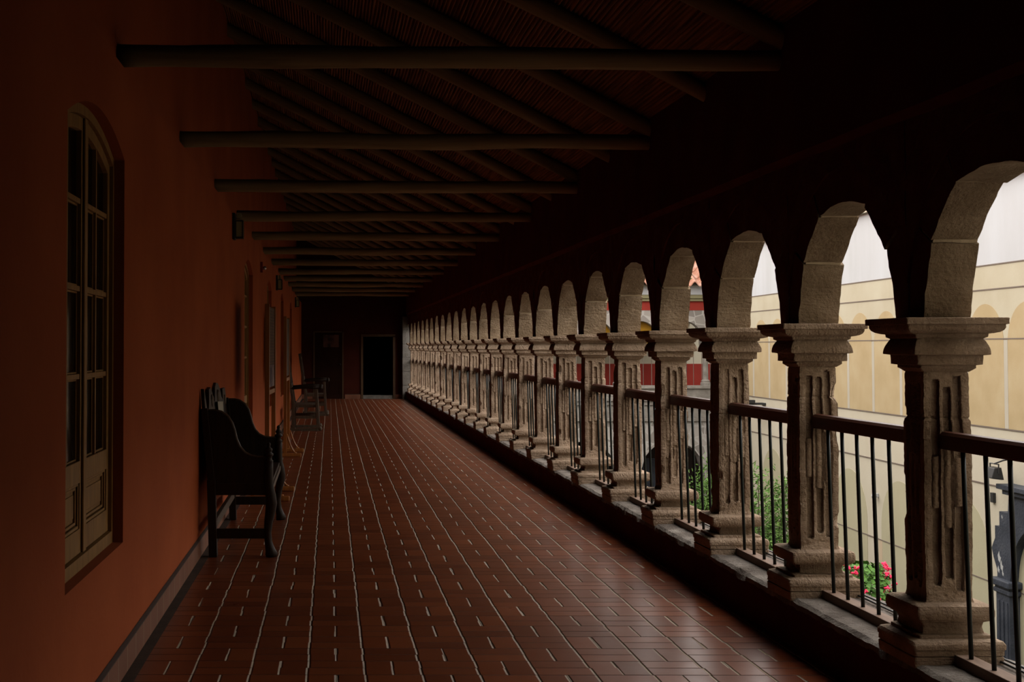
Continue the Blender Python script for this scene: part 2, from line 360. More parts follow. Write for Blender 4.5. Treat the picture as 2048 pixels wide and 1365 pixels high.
# reed ceiling
nre = 150; xs0, xs1 = -1.30, 2.60
ys = np.arange(-1.6, HEND+0.5, 0.45); prof = 4
vs = []; fs = []
rng = np.random.RandomState(3)
nx = nre*prof + 1
off = rng.rand(nre+1, len(ys))*0.006; offx = rng.rand(nre+1, len(ys))*0.007
for j, y in enumerate(ys):
    for i in range(nx):
        k, q = divmod(i, prof)
        t = xs0 + (xs1-xs0)*i/(nx-1)
        bulge = math.sin(PI*q/prof)*0.014
        z = roofz(t) - bulge - (off[min(k,nre), j] if q else -0.003)
        vs.append((t + (offx[min(k,nre), j]), y, z))
ny = len(ys)
for j in range(ny-1):
    for i in range(nx-1):
        fs.append((j*nx+i, j*nx+i+1, (j+1)*nx+i+1, (j+1)*nx+i))
cm = MB(); cm.add(vs, fs)
cm.prism([(-1.45, roofz(-1.45)+0.06), (2.80, roofz(2.80)+0.06), (2.80, roofz(2.80)+0.18), (-1.45, roofz(-1.45)+0.18)], 'y', -1.75, HEND+0.6)
tag(cm.build('ceiling', 'reed', fix=False), kind='structure')

# wall openings on the left: (centre, half width, sill, springing, rise)
OPEN = [(5.59, 0.67, 0.60, 2.37, 0.125, 'window'), (15.33, 0.74, 0.0, 2.36, 0.13, 'door'),
        (20.15, 0.67, 0.60, 2.37, 0.125, 'window'), (25.0, 0.67, 0.60, 2.37, 0.125, 'window'), (29.9, 0.67, 0.60, 2.37, 0.125, 'window')]
def arc(dy, h, zs, rise): return zs + rise*(1-(dy/h)**2)
def left_wall():
    mb = MB(); L = lambda x, y, z: (XL(y)+x, y, z)
    y = -1.6; ZT = 2.80
    def quad(a, b, c, d): mb.add([a,b,c,d], [(0,1,2,3)])
    for (yc, h, sill, zs, rise, kind) in OPEN:
        quad(L(0,y,0), L(0,yc-h,0), L(0,yc-h,ZT), L(0,y,ZT))
        if sill > 0: quad(L(0,yc-h,0), L(0,yc+h,0), L(0,yc+h,sill), L(0,yc-h,sill))
        D = -0.17; n = 16
        pts = [(yc-h+2*h*i/n, arc(-h+2*h*i/n, h, zs, rise)) for i in range(n+1)]
        for i in range(n):
            (a, za), (b, zb) = pts[i], pts[i+1]
            quad(L(0,a,za), L(0,b,zb), L(0,b,ZT), L(0,a,ZT))
            quad(L(0,a,za), L(D,a,za), L(D,b,zb), L(0,b,zb))
        quad(L(0,yc-h,sill), L(D,yc-h,sill), L(D,yc-h,zs), L(0,yc-h,zs))
        quad(L(0,yc+h,sill), L(0,yc+h,zs), L(D,yc+h,zs), L(D,yc+h,sill))
        quad(L(0,yc-h,sill), L(0,yc+h,sill), L(D,yc+h,sill), L(D,yc-h,sill))
        mb.add([L(D,yc-h,sill), L(D,yc+h,sill)] + [L(D,a,z) for a, z in reversed(pts)], [tuple(range(n+3))])
        y = yc+h
    quad(L(0,y,0), L(0,HEND+.1,0), L(0,HEND+.1,ZT), L(0,y,ZT))
    yy0, yy1 = -1.6, HEND+.1
    pr = [(0,ZT), (-0.07,2.85), (-0.145,2.90), (-0.145,5.6), (-0.5,5.6), (-0.5,-0.1), (0,-0.1), (0,0)]
    for (a, za), (b, zb) in zip(pr[:-1], pr[1:]):
        quad(L(a,yy0,za), L(a,yy1,za), L(b,yy1,zb), L(b,yy0,zb))
    return mb
tag(left_wall().build('wall_left', 'red', fix=False), kind='structure')
# end wall with doorway hole, x 1.05..2.04, z 0..1.85
DX0, DX1, DZ = 1.09, 2.00, 1.83
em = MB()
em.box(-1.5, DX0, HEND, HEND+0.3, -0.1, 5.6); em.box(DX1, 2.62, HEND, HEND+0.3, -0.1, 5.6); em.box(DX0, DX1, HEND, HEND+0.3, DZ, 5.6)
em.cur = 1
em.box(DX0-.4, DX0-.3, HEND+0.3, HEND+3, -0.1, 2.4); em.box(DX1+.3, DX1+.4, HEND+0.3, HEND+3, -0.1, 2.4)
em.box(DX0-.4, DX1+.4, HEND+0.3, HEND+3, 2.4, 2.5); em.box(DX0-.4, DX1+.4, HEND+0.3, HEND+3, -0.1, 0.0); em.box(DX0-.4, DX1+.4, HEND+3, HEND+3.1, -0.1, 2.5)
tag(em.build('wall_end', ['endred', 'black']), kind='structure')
bm_ = MB(); bm_.box(-1.5, 2.62, -1.75, -1.55, -0.1, 5.6)
tag(bm_.build('wall_back', 'endred'), kind='structure')
# right wall above the arches, with its near solid stretch
ZA = 2.437
YS = colY(-1) + 0.13
wm = MB()
nseg = 240
yys = [-1.6 + (HEND+1.7)*i/nseg for i in range(nseg+1)]
vs = []; 
for y in yys:
    w = 0.010*noise.noise(Vector((y*2.1, 3.3, 0))); w2 = 0.012*noise.noise(Vector((y*0.5, 8.3, 0)))
    vs += [(2.62, y, 3.13), (2.355+w2*0.4, y, 3.22), (2.355+w2, y, 2.80), (2.352+w, y, ZA+0.03+w), (2.372+w, y, ZA-0.004+w), (2.62, y, ZA)]
fs = []
for i in range(nseg):
    for j in range(6): fs.append((i*6+j, i*6+(j+1)%6, (i+1)*6+(j+1)%6, (i+1)*6+j))
fs.append((0,1,2,3,4,5)); fs.append(tuple(nseg*6+j for j in (5,4,3,2,1,0)))
wm.add(vs, fs)
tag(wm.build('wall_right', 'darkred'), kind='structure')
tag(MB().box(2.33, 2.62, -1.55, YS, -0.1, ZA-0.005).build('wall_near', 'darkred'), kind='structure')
# parapet
pm = MB(); ny = 900
yy = [YS-0.02 + (HEND-0.24-YS+0.02)*i/ny for i in range(ny+1)]
vs = []; fs = []; K = 11
for y in yy:
    q = Vector((y*1.3, 0.5, 0)); big = noise.noise(q); sm = noise.noise(Vector((y*9, 1.5, 0))); sm2 = noise.noise(Vector((y*26, 5.5, 0)))
    chip = max(0, noise.noise(Vector((y*3.1, 9.1, 0)))-0.12)
    e = 0.012*sm + 0.006*sm2 + 0.045*chip + 0.008*noise.noise(Vector((y*15, 7.7, 3))); dz = 0.014*sm + 0.010*sm2 + 0.03*chip
    w = lambda a, b: 0.006*noise.noise(Vector((y*11, a, b)))
    vs += [(2.335, y, -0.12), (2.337+0.004*big, y, 0.05), (2.335+0.004*big, y, 0.15),
           (2.328+0.004*sm, y, 0.208-dz), (2.330+e, y, 0.232-dz*0.8), (2.352+e, y, 0.246-dz*0.4+w(1,1)), (2.42, y, 0.247+w(2,2)), (2.50, y, 0.249+w(3,2)),
           (2.62, y, 0.250+w(4,2)), (2.755+0.012*sm2, y, 0.246+2*w(4,4)), (2.775+0.02*sm, y, 0.21+0.02*sm2)]
for i in range(ny):
    for j in range(K-1):
        fs.append((i*K+j, (i+1)*K+j, (i+1)*K+j+1, i*K+j+1))
pm.add(vs, fs)
for i in range(ny):
    for j in range(K-1): pm.mi[i*(K-1)+j] = 1 if j >= 3 else 0
pm.cur = 2; pm.box(2.40, 2.76, -1.6, 39.9, -4.2, 0.20)
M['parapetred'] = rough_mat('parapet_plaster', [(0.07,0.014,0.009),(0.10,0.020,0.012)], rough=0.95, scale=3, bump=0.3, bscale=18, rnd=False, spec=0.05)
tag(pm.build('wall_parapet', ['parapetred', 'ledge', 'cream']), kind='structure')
# skirting and floor strip
bb = MB(); 
bb.add([(XL(-1.6)+.003,-1.6,0),(XL(14.59)+.003,14.59,0),(XL(14.59)+.003,14.59,.138),(XL(-1.6)+.003,-1.6,.138),
        (XL(-1.6)+.020,-1.6,0),(XL(14.59)+.020,14.59,0),(XL(14.59)+.020,14.59,.128),(XL(-1.6)+.020,-1.6,.128)],
       [(4,5,6,7),(7,6,2,3),(0,4,7,3),(1,2,6,5),(0,1,5,4)])
y0_, y1_ = 16.07, HEND
bb.add([(XL(y0_)+.003,y0_,0),(XL(y1_)+.003,y1_,0),(XL(y1_)+.003,y1_,.138),(XL(y0_)+.003,y0_,.138),
        (XL(y0_)+.020,y0_,0),(XL(y1_)+.020,y1_,0),(XL(y1_)+.020,y1_,.128),(XL(y0_)+.020,y0_,.128)],
       [(4,5,6,7),(7,6,2,3),(0,4,7,3),(1,2,6,5),(0,1,5,4)])
tag(bb.build('baseboard_left', 'skirt'), kind='structure')
eb = MB(); eb.box(-0.7, -0.36, HEND-.02, HEND, 0, .14); eb.box(0.58, 1.04, HEND-.02, HEND, 0, .14); eb.box(2.05, 2.24, HEND-.02, HEND, 0, .14)
tag(eb.build('baseboard_end', 'skirt'), kind='structure')
tr = MB()
tr.add([(XL(-1.6)+.020,-1.6,.003),(XL(HEND)+.020,HEND,.003),(XL(HEND)+.075,HEND,.003),(XL(-1.6)+.075,-1.6,.003),
        (XL(-1.6)+.020,-1.6,.001),(XL(HEND)+.020,HEND,.001),(XL(HEND)+.075,HEND,.001),(XL(-1.6)+.075,-1.6,.001)], [(0,3,2,1),(4,5,6,7),(0,1,5,4),(1,2,6,5),(2,3,7,6),(3,0,4,7)])
M['darkstrip'] = rough_mat('dark_cement', [(0.035,0.02,0.013),(0.07,0.04,0.025)], rough=0.9, scale=6, bump=0.3)
tag(tr.build('trim_1', 'darkstrip'), kind='structure')

# ------------------------------------------------------------------ beams and rafters
def log_mesh(name, length, r, seed, mat='log', axis='x'):
    mb = MB(); n = 22; k = 28; vs = []; fs = []
    knots = [(random.uniform(0.1,0.9)*length, random.uniform(0, 2*PI)) for _ in range(7)]
    for i in range(k+1):
        t = length*i/k
        bx = 0.018*noise.noise(Vector((t*0.9, seed*5.1, 0))); bz = 0.014*noise.noise(Vector((t*0.8, seed*3.7, 5)))
        rr = r*(1+0.10*noise.noise(Vector((t*1.7, seed, 9))))*(1.06-0.12*i/k)
        for j in range(n):
            a = 2*PI*j/n; q = rr*(1+0.05*noise.noise(Vector((math.cos(a)*2, math.sin(a)*2, t*3+seed))))
            for kt, ka in knots:
                d = ((t-kt)/0.05)**2 + (math.sin((a-ka)/2)*2*r/0.035)**2
                if d < 4: q += 0.006*math.exp(-d)
            vs.append((t, bx+q*math.cos(a), bz+q*math.sin(a)))
    for i in range(k):
        for j in range(n): fs.append((i*n+j, i*n+(j+1)%n, (i+1)*n+(j+1)%n, (i+1)*n+j))
    fs.append(tuple(range(n-1,-1,-1))); fs.append(tuple(k*n+j for j in range(n)))
    mb.add(vs, fs)
    me = mb.mesh(name, mat, True)
    return me
beams = [log_mesh('tie_beam', 3.50, 0.057, s) for s in range(4)]
k = 0
for n in range(-1, NCOL, 2):
    y = colY(n) + random.uniform(-.02,.02)
    if n < 0: continue
    xl = -1.10
    o = objm('tie_beam', beams[k % 4]); o.location = (xl, y, 3.01)
    o.rotation_euler = (0, math.radians(0.35), math.radians(random.uniform(-.2,.2)))
    tag(o, f'horizontal peeled-log tie beam across the corridor, {ORD[k]} from the camera', 'beam', 'log tie beams')
    k += 1
sl = math.atan(0.515)
rafters = [log_mesh('roof_rafter', 4.05, 0.060, s+11) for s in range(4)]
k = 0
for n in range(0, NCOL):
    y = colY(n) + random.uniform(-.03,.03)
    o = objm('roof_rafter', rafters[k % 4])
    x0 = -1.16; 
    o.location = (x0, y, roofz(x0)-0.078); o.rotation_euler = (0, sl, 0)
    tag(o, f'sloping log rafter under the reed ceiling, {ORD[k]} from the camera', 'rafter', 'log rafters')
    k += 1

# ------------------------------------------------------------------ stone columns
def square_loft(rings, nside, seed, amp, sc=9, corner=0.0):
    """rings: (half, z) ; returns verts, faces"""
    vs = []; fs = []; n = nside*4
    for h, z in rings:
        for s in range(4):
            for i in range(nside):
                a = -1 + 2*i/nside
                p = [(a,-1),(1,a),(-a,1),(-1,-a)][s]
                x, y = p[0]*h, p[1]*h
                c = corner
                if c:
                    dx = max(0, abs(x)-(h-c)); dy = max(0, abs(y)-(h-c)); d = math.hypot(dx, dy)
                    if d > c:
                        x = math.copysign(h-c + dx*c/d, x); y = math.copysign(h-c + dy*c/d, y)
                v = lumpy((x, y, z), amp, sc, seed)
                # chipped corners
                e = min(abs(x), abs(y))/max(h, 1e-3)
                if e > 0.86:
                    ch = noise.noise(Vector((x*5+seed*9, y*5, z*14)))
                    if ch > 0.05: v -= Vector((x, y, 0))*(0.05*(ch-0.05)*(e-0.86)/0.14*0.9)
                vs.append(v)
    k = len(rings)
    for i in range(k-1):
        for j in range(n): fs.append((i*n+j, i*n+(j+1)%n, (i+1)*n+(j+1)%n, (i+1)*n+j))
    fs.append(tuple(range(n-1,-1,-1))); fs.append(tuple((k-1)*n+j for j in range(n)))
    return vs, fs
def dense(prof, step):
    out = []
    for (h0, z0), (h1, z1) in zip(prof[:-1], prof[1:]):
        L = math.hypot(h1-h0, z1-z0); m = max(1, int(L/step))
        for i in range(m): out.append((h0+(h1-h0)*i/m, z0+(z1-z0)*i/m))
    out.append(prof[-1]); return out
def arcpts(c, r, a0, a1, n, rz=None):
    rz = rz or r
    return [(c[0]+r*math.cos(math.radians(a0+(a1-a0)*i/n)), c[1]+rz*math.sin(math.radians(a0+(a1-a0)*i/n))) for i in range(n+1)]
CAP = [(0.092,1.400),(0.112,1.416),(0.112,1.428),(0.131,1.430),(0.132,1.468),(0.153,1.471),(0.154,1.477),(0.152,1.492),(0.147,1.508),(0.140,1.522),
       (0.132,1.534),(0.145,1.541),(0.147,1.553),(0.162,1.555),(0.178,1.560),(0.189,1.568),(0.195,1.579),(0.196,1.590),(0.206,1.592),(0.207,1.615),(0.204,1.618)]
BASE = [(0.176,0.236),(0.178,0.28),(0.178,0.305),(0.182,0.308),(0.183,0.325),(0.176,0.338),(0.160,0.344),(0.145,0.346),(0.144,0.357),(0.128,0.362),(0.123,0.385),
        (0.127,0.404),(0.141,0.410),(0.143,0.416),(0.151,0.420),(0.155,0.432),(0.155,0.456),(0.151,0.470),(0.140,0.477),(0.118,0.479),(0.090,0.482)]
# the near face of each plinth is cut in two courses, faked by a groove in the profile
BASE = [(0.176,0.236),(0.178,0.276),(0.172,0.280),(0.178,0.284)] + BASE[2:]

def shaft_mesh(seed):
    R = random.Random(seed*13+5)
    nz_, nf = 170, 40
    z0, z1 = 0.468, 1.425
    fl = []
    for s in range(4):
        ff = []
        for c in (-0.49, 0.02, 0.47):
            mid = abs(c) < 0.1
            j = lambda a: R.uniform(-a, a)
            ff.append((c, 1.353-(0.036 if mid else 0)+j(.02), (1.084 if mid else 1.053)+j(.02), (0.796 if mid else 0.838)+j(.025), (0.585 if mid else 0.545)+j(.015)))
        fl.append(ff)
    worn = [R.random() < 0.3 and seed > 0 for _ in range(4)]
    zj = 1.215 if seed == 0 else R.uniform(0.95, 1.25)
    bites = [(R.randrange(4), R.uniform(0.55,1.35), R.uniform(.03,.07), R.uniform(.006,.018)) for _ in range(5)]
    def depth(s, a, z, H):
        d = 0
        for c, ta, tb, tc, td in fl[s]:
            u = (a-c)/0.185
            if abs(u) < 1:
                # rounded ends
                e = math.sqrt(max(0, 1-u*u))*0.014
                if td - e < z < ta + e:
                    groove = min(1.0, 4.0*(1-abs(u)))
                    g = 0.021*groove*(0.7+0.3*math.sqrt(1-u*u))
                    if tc < z < tb:
                        g = 0.004+0.015*(abs(u)**3.0) if abs(u) < 0.90 else 0.018*(1-abs(u))/0.10
                    d = max(d, g)
        return d
    vs = []; fs = []; n = nf*4
    for i in range(nz_+1):
        z = z0+(z1-z0)*i/nz_
        H = 0.093 + 0.004*math.sin((z-z0)/(z1-z0)*PI)
        if z > 1.39: H -= (z-1.39)*0.25
        if z > zj: H -= 0.003
        if abs(z-zj) < 0.005: H -= 0.004
        if z < 0.50: H += (0.50-z)*0.3
        for s in range(4):
            for k in range(nf):
                a = -1+2*k/nf
                d = depth(s, a, z, H) * (0.45 if worn[s] and noise.noise(Vector((a, z*3, seed*3.3+s))) > 0.1 else 1)
                h = H - d
                bt = 0
                for bs, bz, br, bd in bites:
                    if bs == s or (bs+1) % 4 == s:
                        ac = 1.0 if bs == s else -1.0
                        q = ((z-bz)/br)**2 + ((a-ac)*0.5*0.19/br*1.6)**2
                        if q < 1: bt = max(bt, bd*(1-q))
                h -= bt
                aa = a*(H - bt*0.6)
                x, y = [(aa,-h),(h,aa),(-aa,h),(-h,-aa)][s]
                if abs(a) > 0.94:
                    x *= 0.985; y *= 0.985
                vs.append(lumpy((x, y, z), 0.0026, 14, seed) + noise.noise_vector(Vector((x*60, y*60, z*60+seed)))*0.0016)
    for i in range(nz_):
        for j in range(n): fs.append((i*n+j, i*n+(j+1)%n, (i+1)*n+(j+1)%n, (i+1)*n+j))
    mb = MB(); mb.add(vs, fs); return mb.mesh('shaft', 'stone', True)
NV = 5
shafts = [shaft_mesh(s) for s in range(NV)]
caps = []; bases = []
def smooth_by_angle(o, ang=0.7):
    me = o.data
for s in range(NV):
    mb = MB(); mb.add(*square_loft(dense(CAP, 0.006), 26, s+1, 0.0020, 14, 0.004)); caps.append(mb.mesh('capital', 'stone', False))
    rc = 0.120 if s == 0 else (0.100, 0.104, 0.112, 0.098)[s-1]
    bs = [((rc if abs(z-.385) < .004 else rc+.005) if .360 <= z <= .405 else h, z) for h, z in BASE]
    mb = MB(); mb.add(*square_loft(dense(bs, 0.007), 26, s+21, 0.0028, 11, 0.008)); bases.append(mb.mesh('base', 'stone', False))
for me in caps + bases + shafts:
    me.polygons.foreach_set('use_smooth', [True]*len(me.polygons))
    try: me.set_sharp_from_angle(angle=math.radians(32))
    except Exception: pass
for n in range(NCOL):
    o = empty('stone_column', (XC, colY(n), 0.0))
    if n: o.scale = (random.uniform(.97,1.03), random.uniform(.97,1.03), 1)
    v = n % NV
    for nm, ms in (('base', bases), ('shaft', shafts), ('capital', caps)):
        c = objm(nm, ms[(v*2+ (0 if nm == 'shaft' else n//5)) % NV if n else 0], o)
        c.rotation_euler = (0, 0, PI/2*random.randrange(4) if nm != 'shaft' or n % 3 == 0 and n else 0)
        if nm == 'shaft': c.rotation_euler = (0, 0, PI/2*(random.randrange(4) if n else 0))
    if n == 0: lab = 'nearest fluted stone column, its capital largest at the right of the picture'
    else: lab = f'fluted square stone column with moulded capital, {ORD[n]} from the near end of the arcade'
    tag(o, lab, 'column', 'carved stone columns of the arcade')

# ------------------------------------------------------------------ stone arches
RI = 0.577; HB = P/2
ANG = [0, 31, 61, 119, 149, 180]
def arch_set(seed):
    R = random.Random(seed+77); out = []
    X0, X1 = 2.392, 2.585
    RO = RI+0.165
    def inner(th, k, offs):
        a0, a1 = ANG[k], ANG[k+1]
        # between the arc and its chord: hewn blocks are nearly straight
        am = math.radians((a0+a1)/2); ha = math.radians((a1-a0)/2)
        chord = RI*math.cos(ha)/max(0.2, math.cos(th-am))
        r = 0.45*chord + 0.55*RI
        return r + offs
    offs = [R.uniform(-.004,.012) for _ in range(5)]
    vous = []
    for k in range(5):
        n = 12; m = 8; q = 7
        a0, a1 = math.radians(ANG[k]+ (0.55 if k else 0)), math.radians(ANG[k+1]-(0.55 if k < 4 else 0))
        vs = []; fs = []; wash = []
        xo0 = R.uniform(-.008,.006); xo1 = R.uniform(-.006,.010)
        def pt(i, r01, xf):
            th = a0+(a1-a0)*i/n
            ri = inner(th, k, offs[k]); ro = RO + 0.02*math.sin(3*th+seed)
            r = ri+(ro-ri)*r01
            y = max(-HB+0.001, min(HB-0.001, -r*math.cos(th))); z = r*math.sin(th)
            x = X0+xo0+(X1+xo1-X0-xo0)*xf
            v = lumpy((x, y, z), 0.006, 9, seed*5+k)
            # rounded joint edges
            if i in (0, n) and r01 == 0: v += Vector((0, math.cos(th), -math.sin(th)))*-0.004
            if r01 == 0 and k < 5 and i not in (0,n): pass
            v.z = max(v.z, 0.0); v.y = max(-HB+0.0005, min(HB-0.0005, v.y))
            return (v.x, v.y, v.z+1.616)
        # intrados surface (x across q, i along n), inner face, outer face, ends
        idx = {}
        def vid(i, r, x):
            key = (i, r, x)
            if key not in idx:
                idx[key] = len(vs); vs.append(pt(i, r/4, x/q))
            return idx[key]
        for i in range(n):
            for x in range(q):
                fs.append((vid(i,0,x), vid(i+1,0,x), vid(i+1,0,x+1), vid(i,0,x+1)))
                fs.append((vid(i,4,x), vid(i,4,x+1), vid(i+1,4,x+1), vid(i+1,4,x)))
            for r in range(4):
                wash.append(len(fs)); fs.append((vid(i,r,0), vid(i,r+1,0), vid(i+1,r+1,0), vid(i+1,r,0)))
                fs.append((vid(i,r,q), vid(i+1,r,q), vid(i+1,r+1,q), vid(i,r+1,q)))
        for i in (0, n):
            for r in range(4):
                for x in range(q):
                    fs.append((vid(i,r,x), vid(i,r,x+1), vid(i,r+1,x+1), vid(i,r+1,x)))
        mb = MB(); mb.add(vs, fs)
        for w_ in wash: mb.mi[w_] = 1
        vous.append(mb)
    # spandrel masonry
    mb = MB(); ns = 34; nz2 = 8; vs = []; fs = []
    def zl(y):
        RR = RO-0.02
        return 1.616 + math.sqrt(max(0, RR*RR-y*y))
    for side in (0, 1):
        for i in range(ns+1):
            y = -HB+P*i/ns
            for j in range(nz2+1):
                z = zl(y)+(ZA+0.012-zl(y))*j/nz2
                x = (2.385 if side == 0 else 2.592)
                v = lumpy((x, y, z), 0.010 if 0 < j < nz2 else 0.004, 7, seed+3)
                vs.append((v.x, y, v.z if 0 < j < nz2 else z))
    S = (ns+1)*(nz2+1)
    for i in range(ns):
        for j in range(nz2):
            a = i*(nz2+1)+j; b = a+nz2+1
            fs.append((a, a+1, b+1, b)); fs.append((S+a, S+b, S+b+1, S+a+1))
        a = i*(nz2+1); b = a+nz2+1
        fs.append((a, b, S+b, S+a)); fs.append((a+nz2, S+a+nz2, S+b+nz2, b+nz2))
    mb.add(vs, fs); sp = mb
    mrs = []
    for ka, ja in enumerate(ANG[1:-1]):
        a = math.radians(ja); w_ = math.radians(0.75); vs = []
        off_ = max(offs[ka], offs[ka+1])
        for x in (X0+0.012, X1-0.006):
            for th, r in ((a-w_, RI+off_+.002), (a+w_, RI+off_+.002), (a+w_, RI+.12), (a-w_, RI+.12)): vs.append((x, -r*math.cos(th), 1.616+r*math.sin(th)))
        mr = MB(); mrs.append(mr); mr.add(vs, [(0,1,2,3),(7,6,5,4),(0,4,5,1),(1,5,6,2),(2,6,7,3),(3,7,4,0)])
    mk = lambda mb_, nm, mt: bpy_mesh_fix(mb_.mesh(nm, mt, True))
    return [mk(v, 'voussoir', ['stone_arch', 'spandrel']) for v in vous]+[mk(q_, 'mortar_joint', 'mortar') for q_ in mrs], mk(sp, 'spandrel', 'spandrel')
def bpy_mesh_fix(me):
    import bmesh
    bm = bmesh.new(); bm.from_mesh(me); bmesh.ops.recalc_face_normals(bm, faces=bm.faces); bm.to_mesh(me); bm.free()
    try: me.set_sharp_from_angle(angle=math.radians(45))
    except Exception: pass
    return me
ASETS = [arch_set(s) for s in range(4)]
for b in range(-1, NCOL):
    yc = colY(b)+HB
    o = empty('stone_arch', (0, yc, 0))
    vm, sm = ASETS[(b+1) % 4]
    for me in vm: objm(me.name.split('.')[0], me, o)
    objm('spandrel', sm, o)
    if b == -1: lab = 'large stone arch cut off by the right edge, nearest of the arcade'
    elif b == NCOL-1: lab = 'last tiny stone arch where the arcade meets the far end wall'
    else: lab = f'round arch of hewn stone blocks resting on two columns, {ORD[b+1]} from the right edge'
    tag(o, lab, 'arch', 'stone arches of the arcade')

# ------------------------------------------------------------------ railings
def make_railing():
    r = empty('railing', (XC, 0, 0))
    L = P/2 - 0.085
    prof = [(-0.03,1.092),(0.03,1.092),(0.032,1.10),(0.032,1.148),(0.022,1.160),(0.0,1.163),(-0.022,1.160),(-0.032,1.148),(-0.032,1.10)]
    MB().prism(prof, 'y', -L, L).build('handrail', 'railwood', r)
    MB().box(-0.022, 0.045, -HB+0.165, HB-0.165, 0.244, 0.290).build('sill_plank', 'plank', r, bevel=0.003)
    bar = MB().tube([(0.006,0,0.286), (0.0,0,0.5), (-0.008,0,0.8), (-0.015,0,1.096)], 0.0088, 10)
    me = None
    for i in range(6):
        y = 0.45 - 0.18*i
        if me is None:
            bo = bar.build('baluster', 'iron', r, smooth=True); me = bo.data; bo.location = (0, y, 0)
        else:
            bo = objm('baluster', me, r, (0, y, 0))
    return r
rail0 = make_railing()
for b in range(-1, NCOL):
    o = rail0 if b == -1 else copy_tree(rail0)
    o.location = (XC, colY(b)+HB, 0)
    if b == -1: lab = 'wooden handrail with thin iron bars running off the right edge, nearest bay'
    elif b == NCOL-1: lab = 'last railing bay against the far end wall'
    else: lab = f'dark wooden handrail on thin iron bars between two columns, {ORD[b+1]} bay from the right edge'
    tag(o, lab, 'railing', 'railings between the columns')

# end pilaster
mb = MB(); 
for i in range(6):
    z0_, z1_ = i*0.40, i*0.40+0.393
    mb.add(*square_loft([(0.135,z0_),(0.138,z0_+.02),(0.138,z1_-.02),(0.135,z1_)], 8, i+50, 0.006, 8, 0.01))
o = mb.build('stone_pilaster', 'greystone', loc=(2.375, HEND-0.14, 0))
tag(o, 'plain grey ashlar pilaster beside the dark doorway at the corridor end', 'pilaster')

# cables on the outer ledge
for k, (xx, zz) in enumerate(((2.66, 0.262), (2.69, 0.264))):
    pts = [(xx+0.015*noise.noise(Vector((y*1.5, k*3, 0))), y, zz+0.004*noise.noise(Vector((y*3, k*3, 4)))) for y in np.arange(3.9, 16, 0.25)]
    o = MB().tube(pts, 0.005, 6).build('cable', 'iron', smooth=True)
    tag(o, ['thin black cable lying along the outer ledge, closer to the balusters', 'thin black cable lying along the outer ledge, nearer the courtyard'][k], 'cable', 'cables on the ledge')

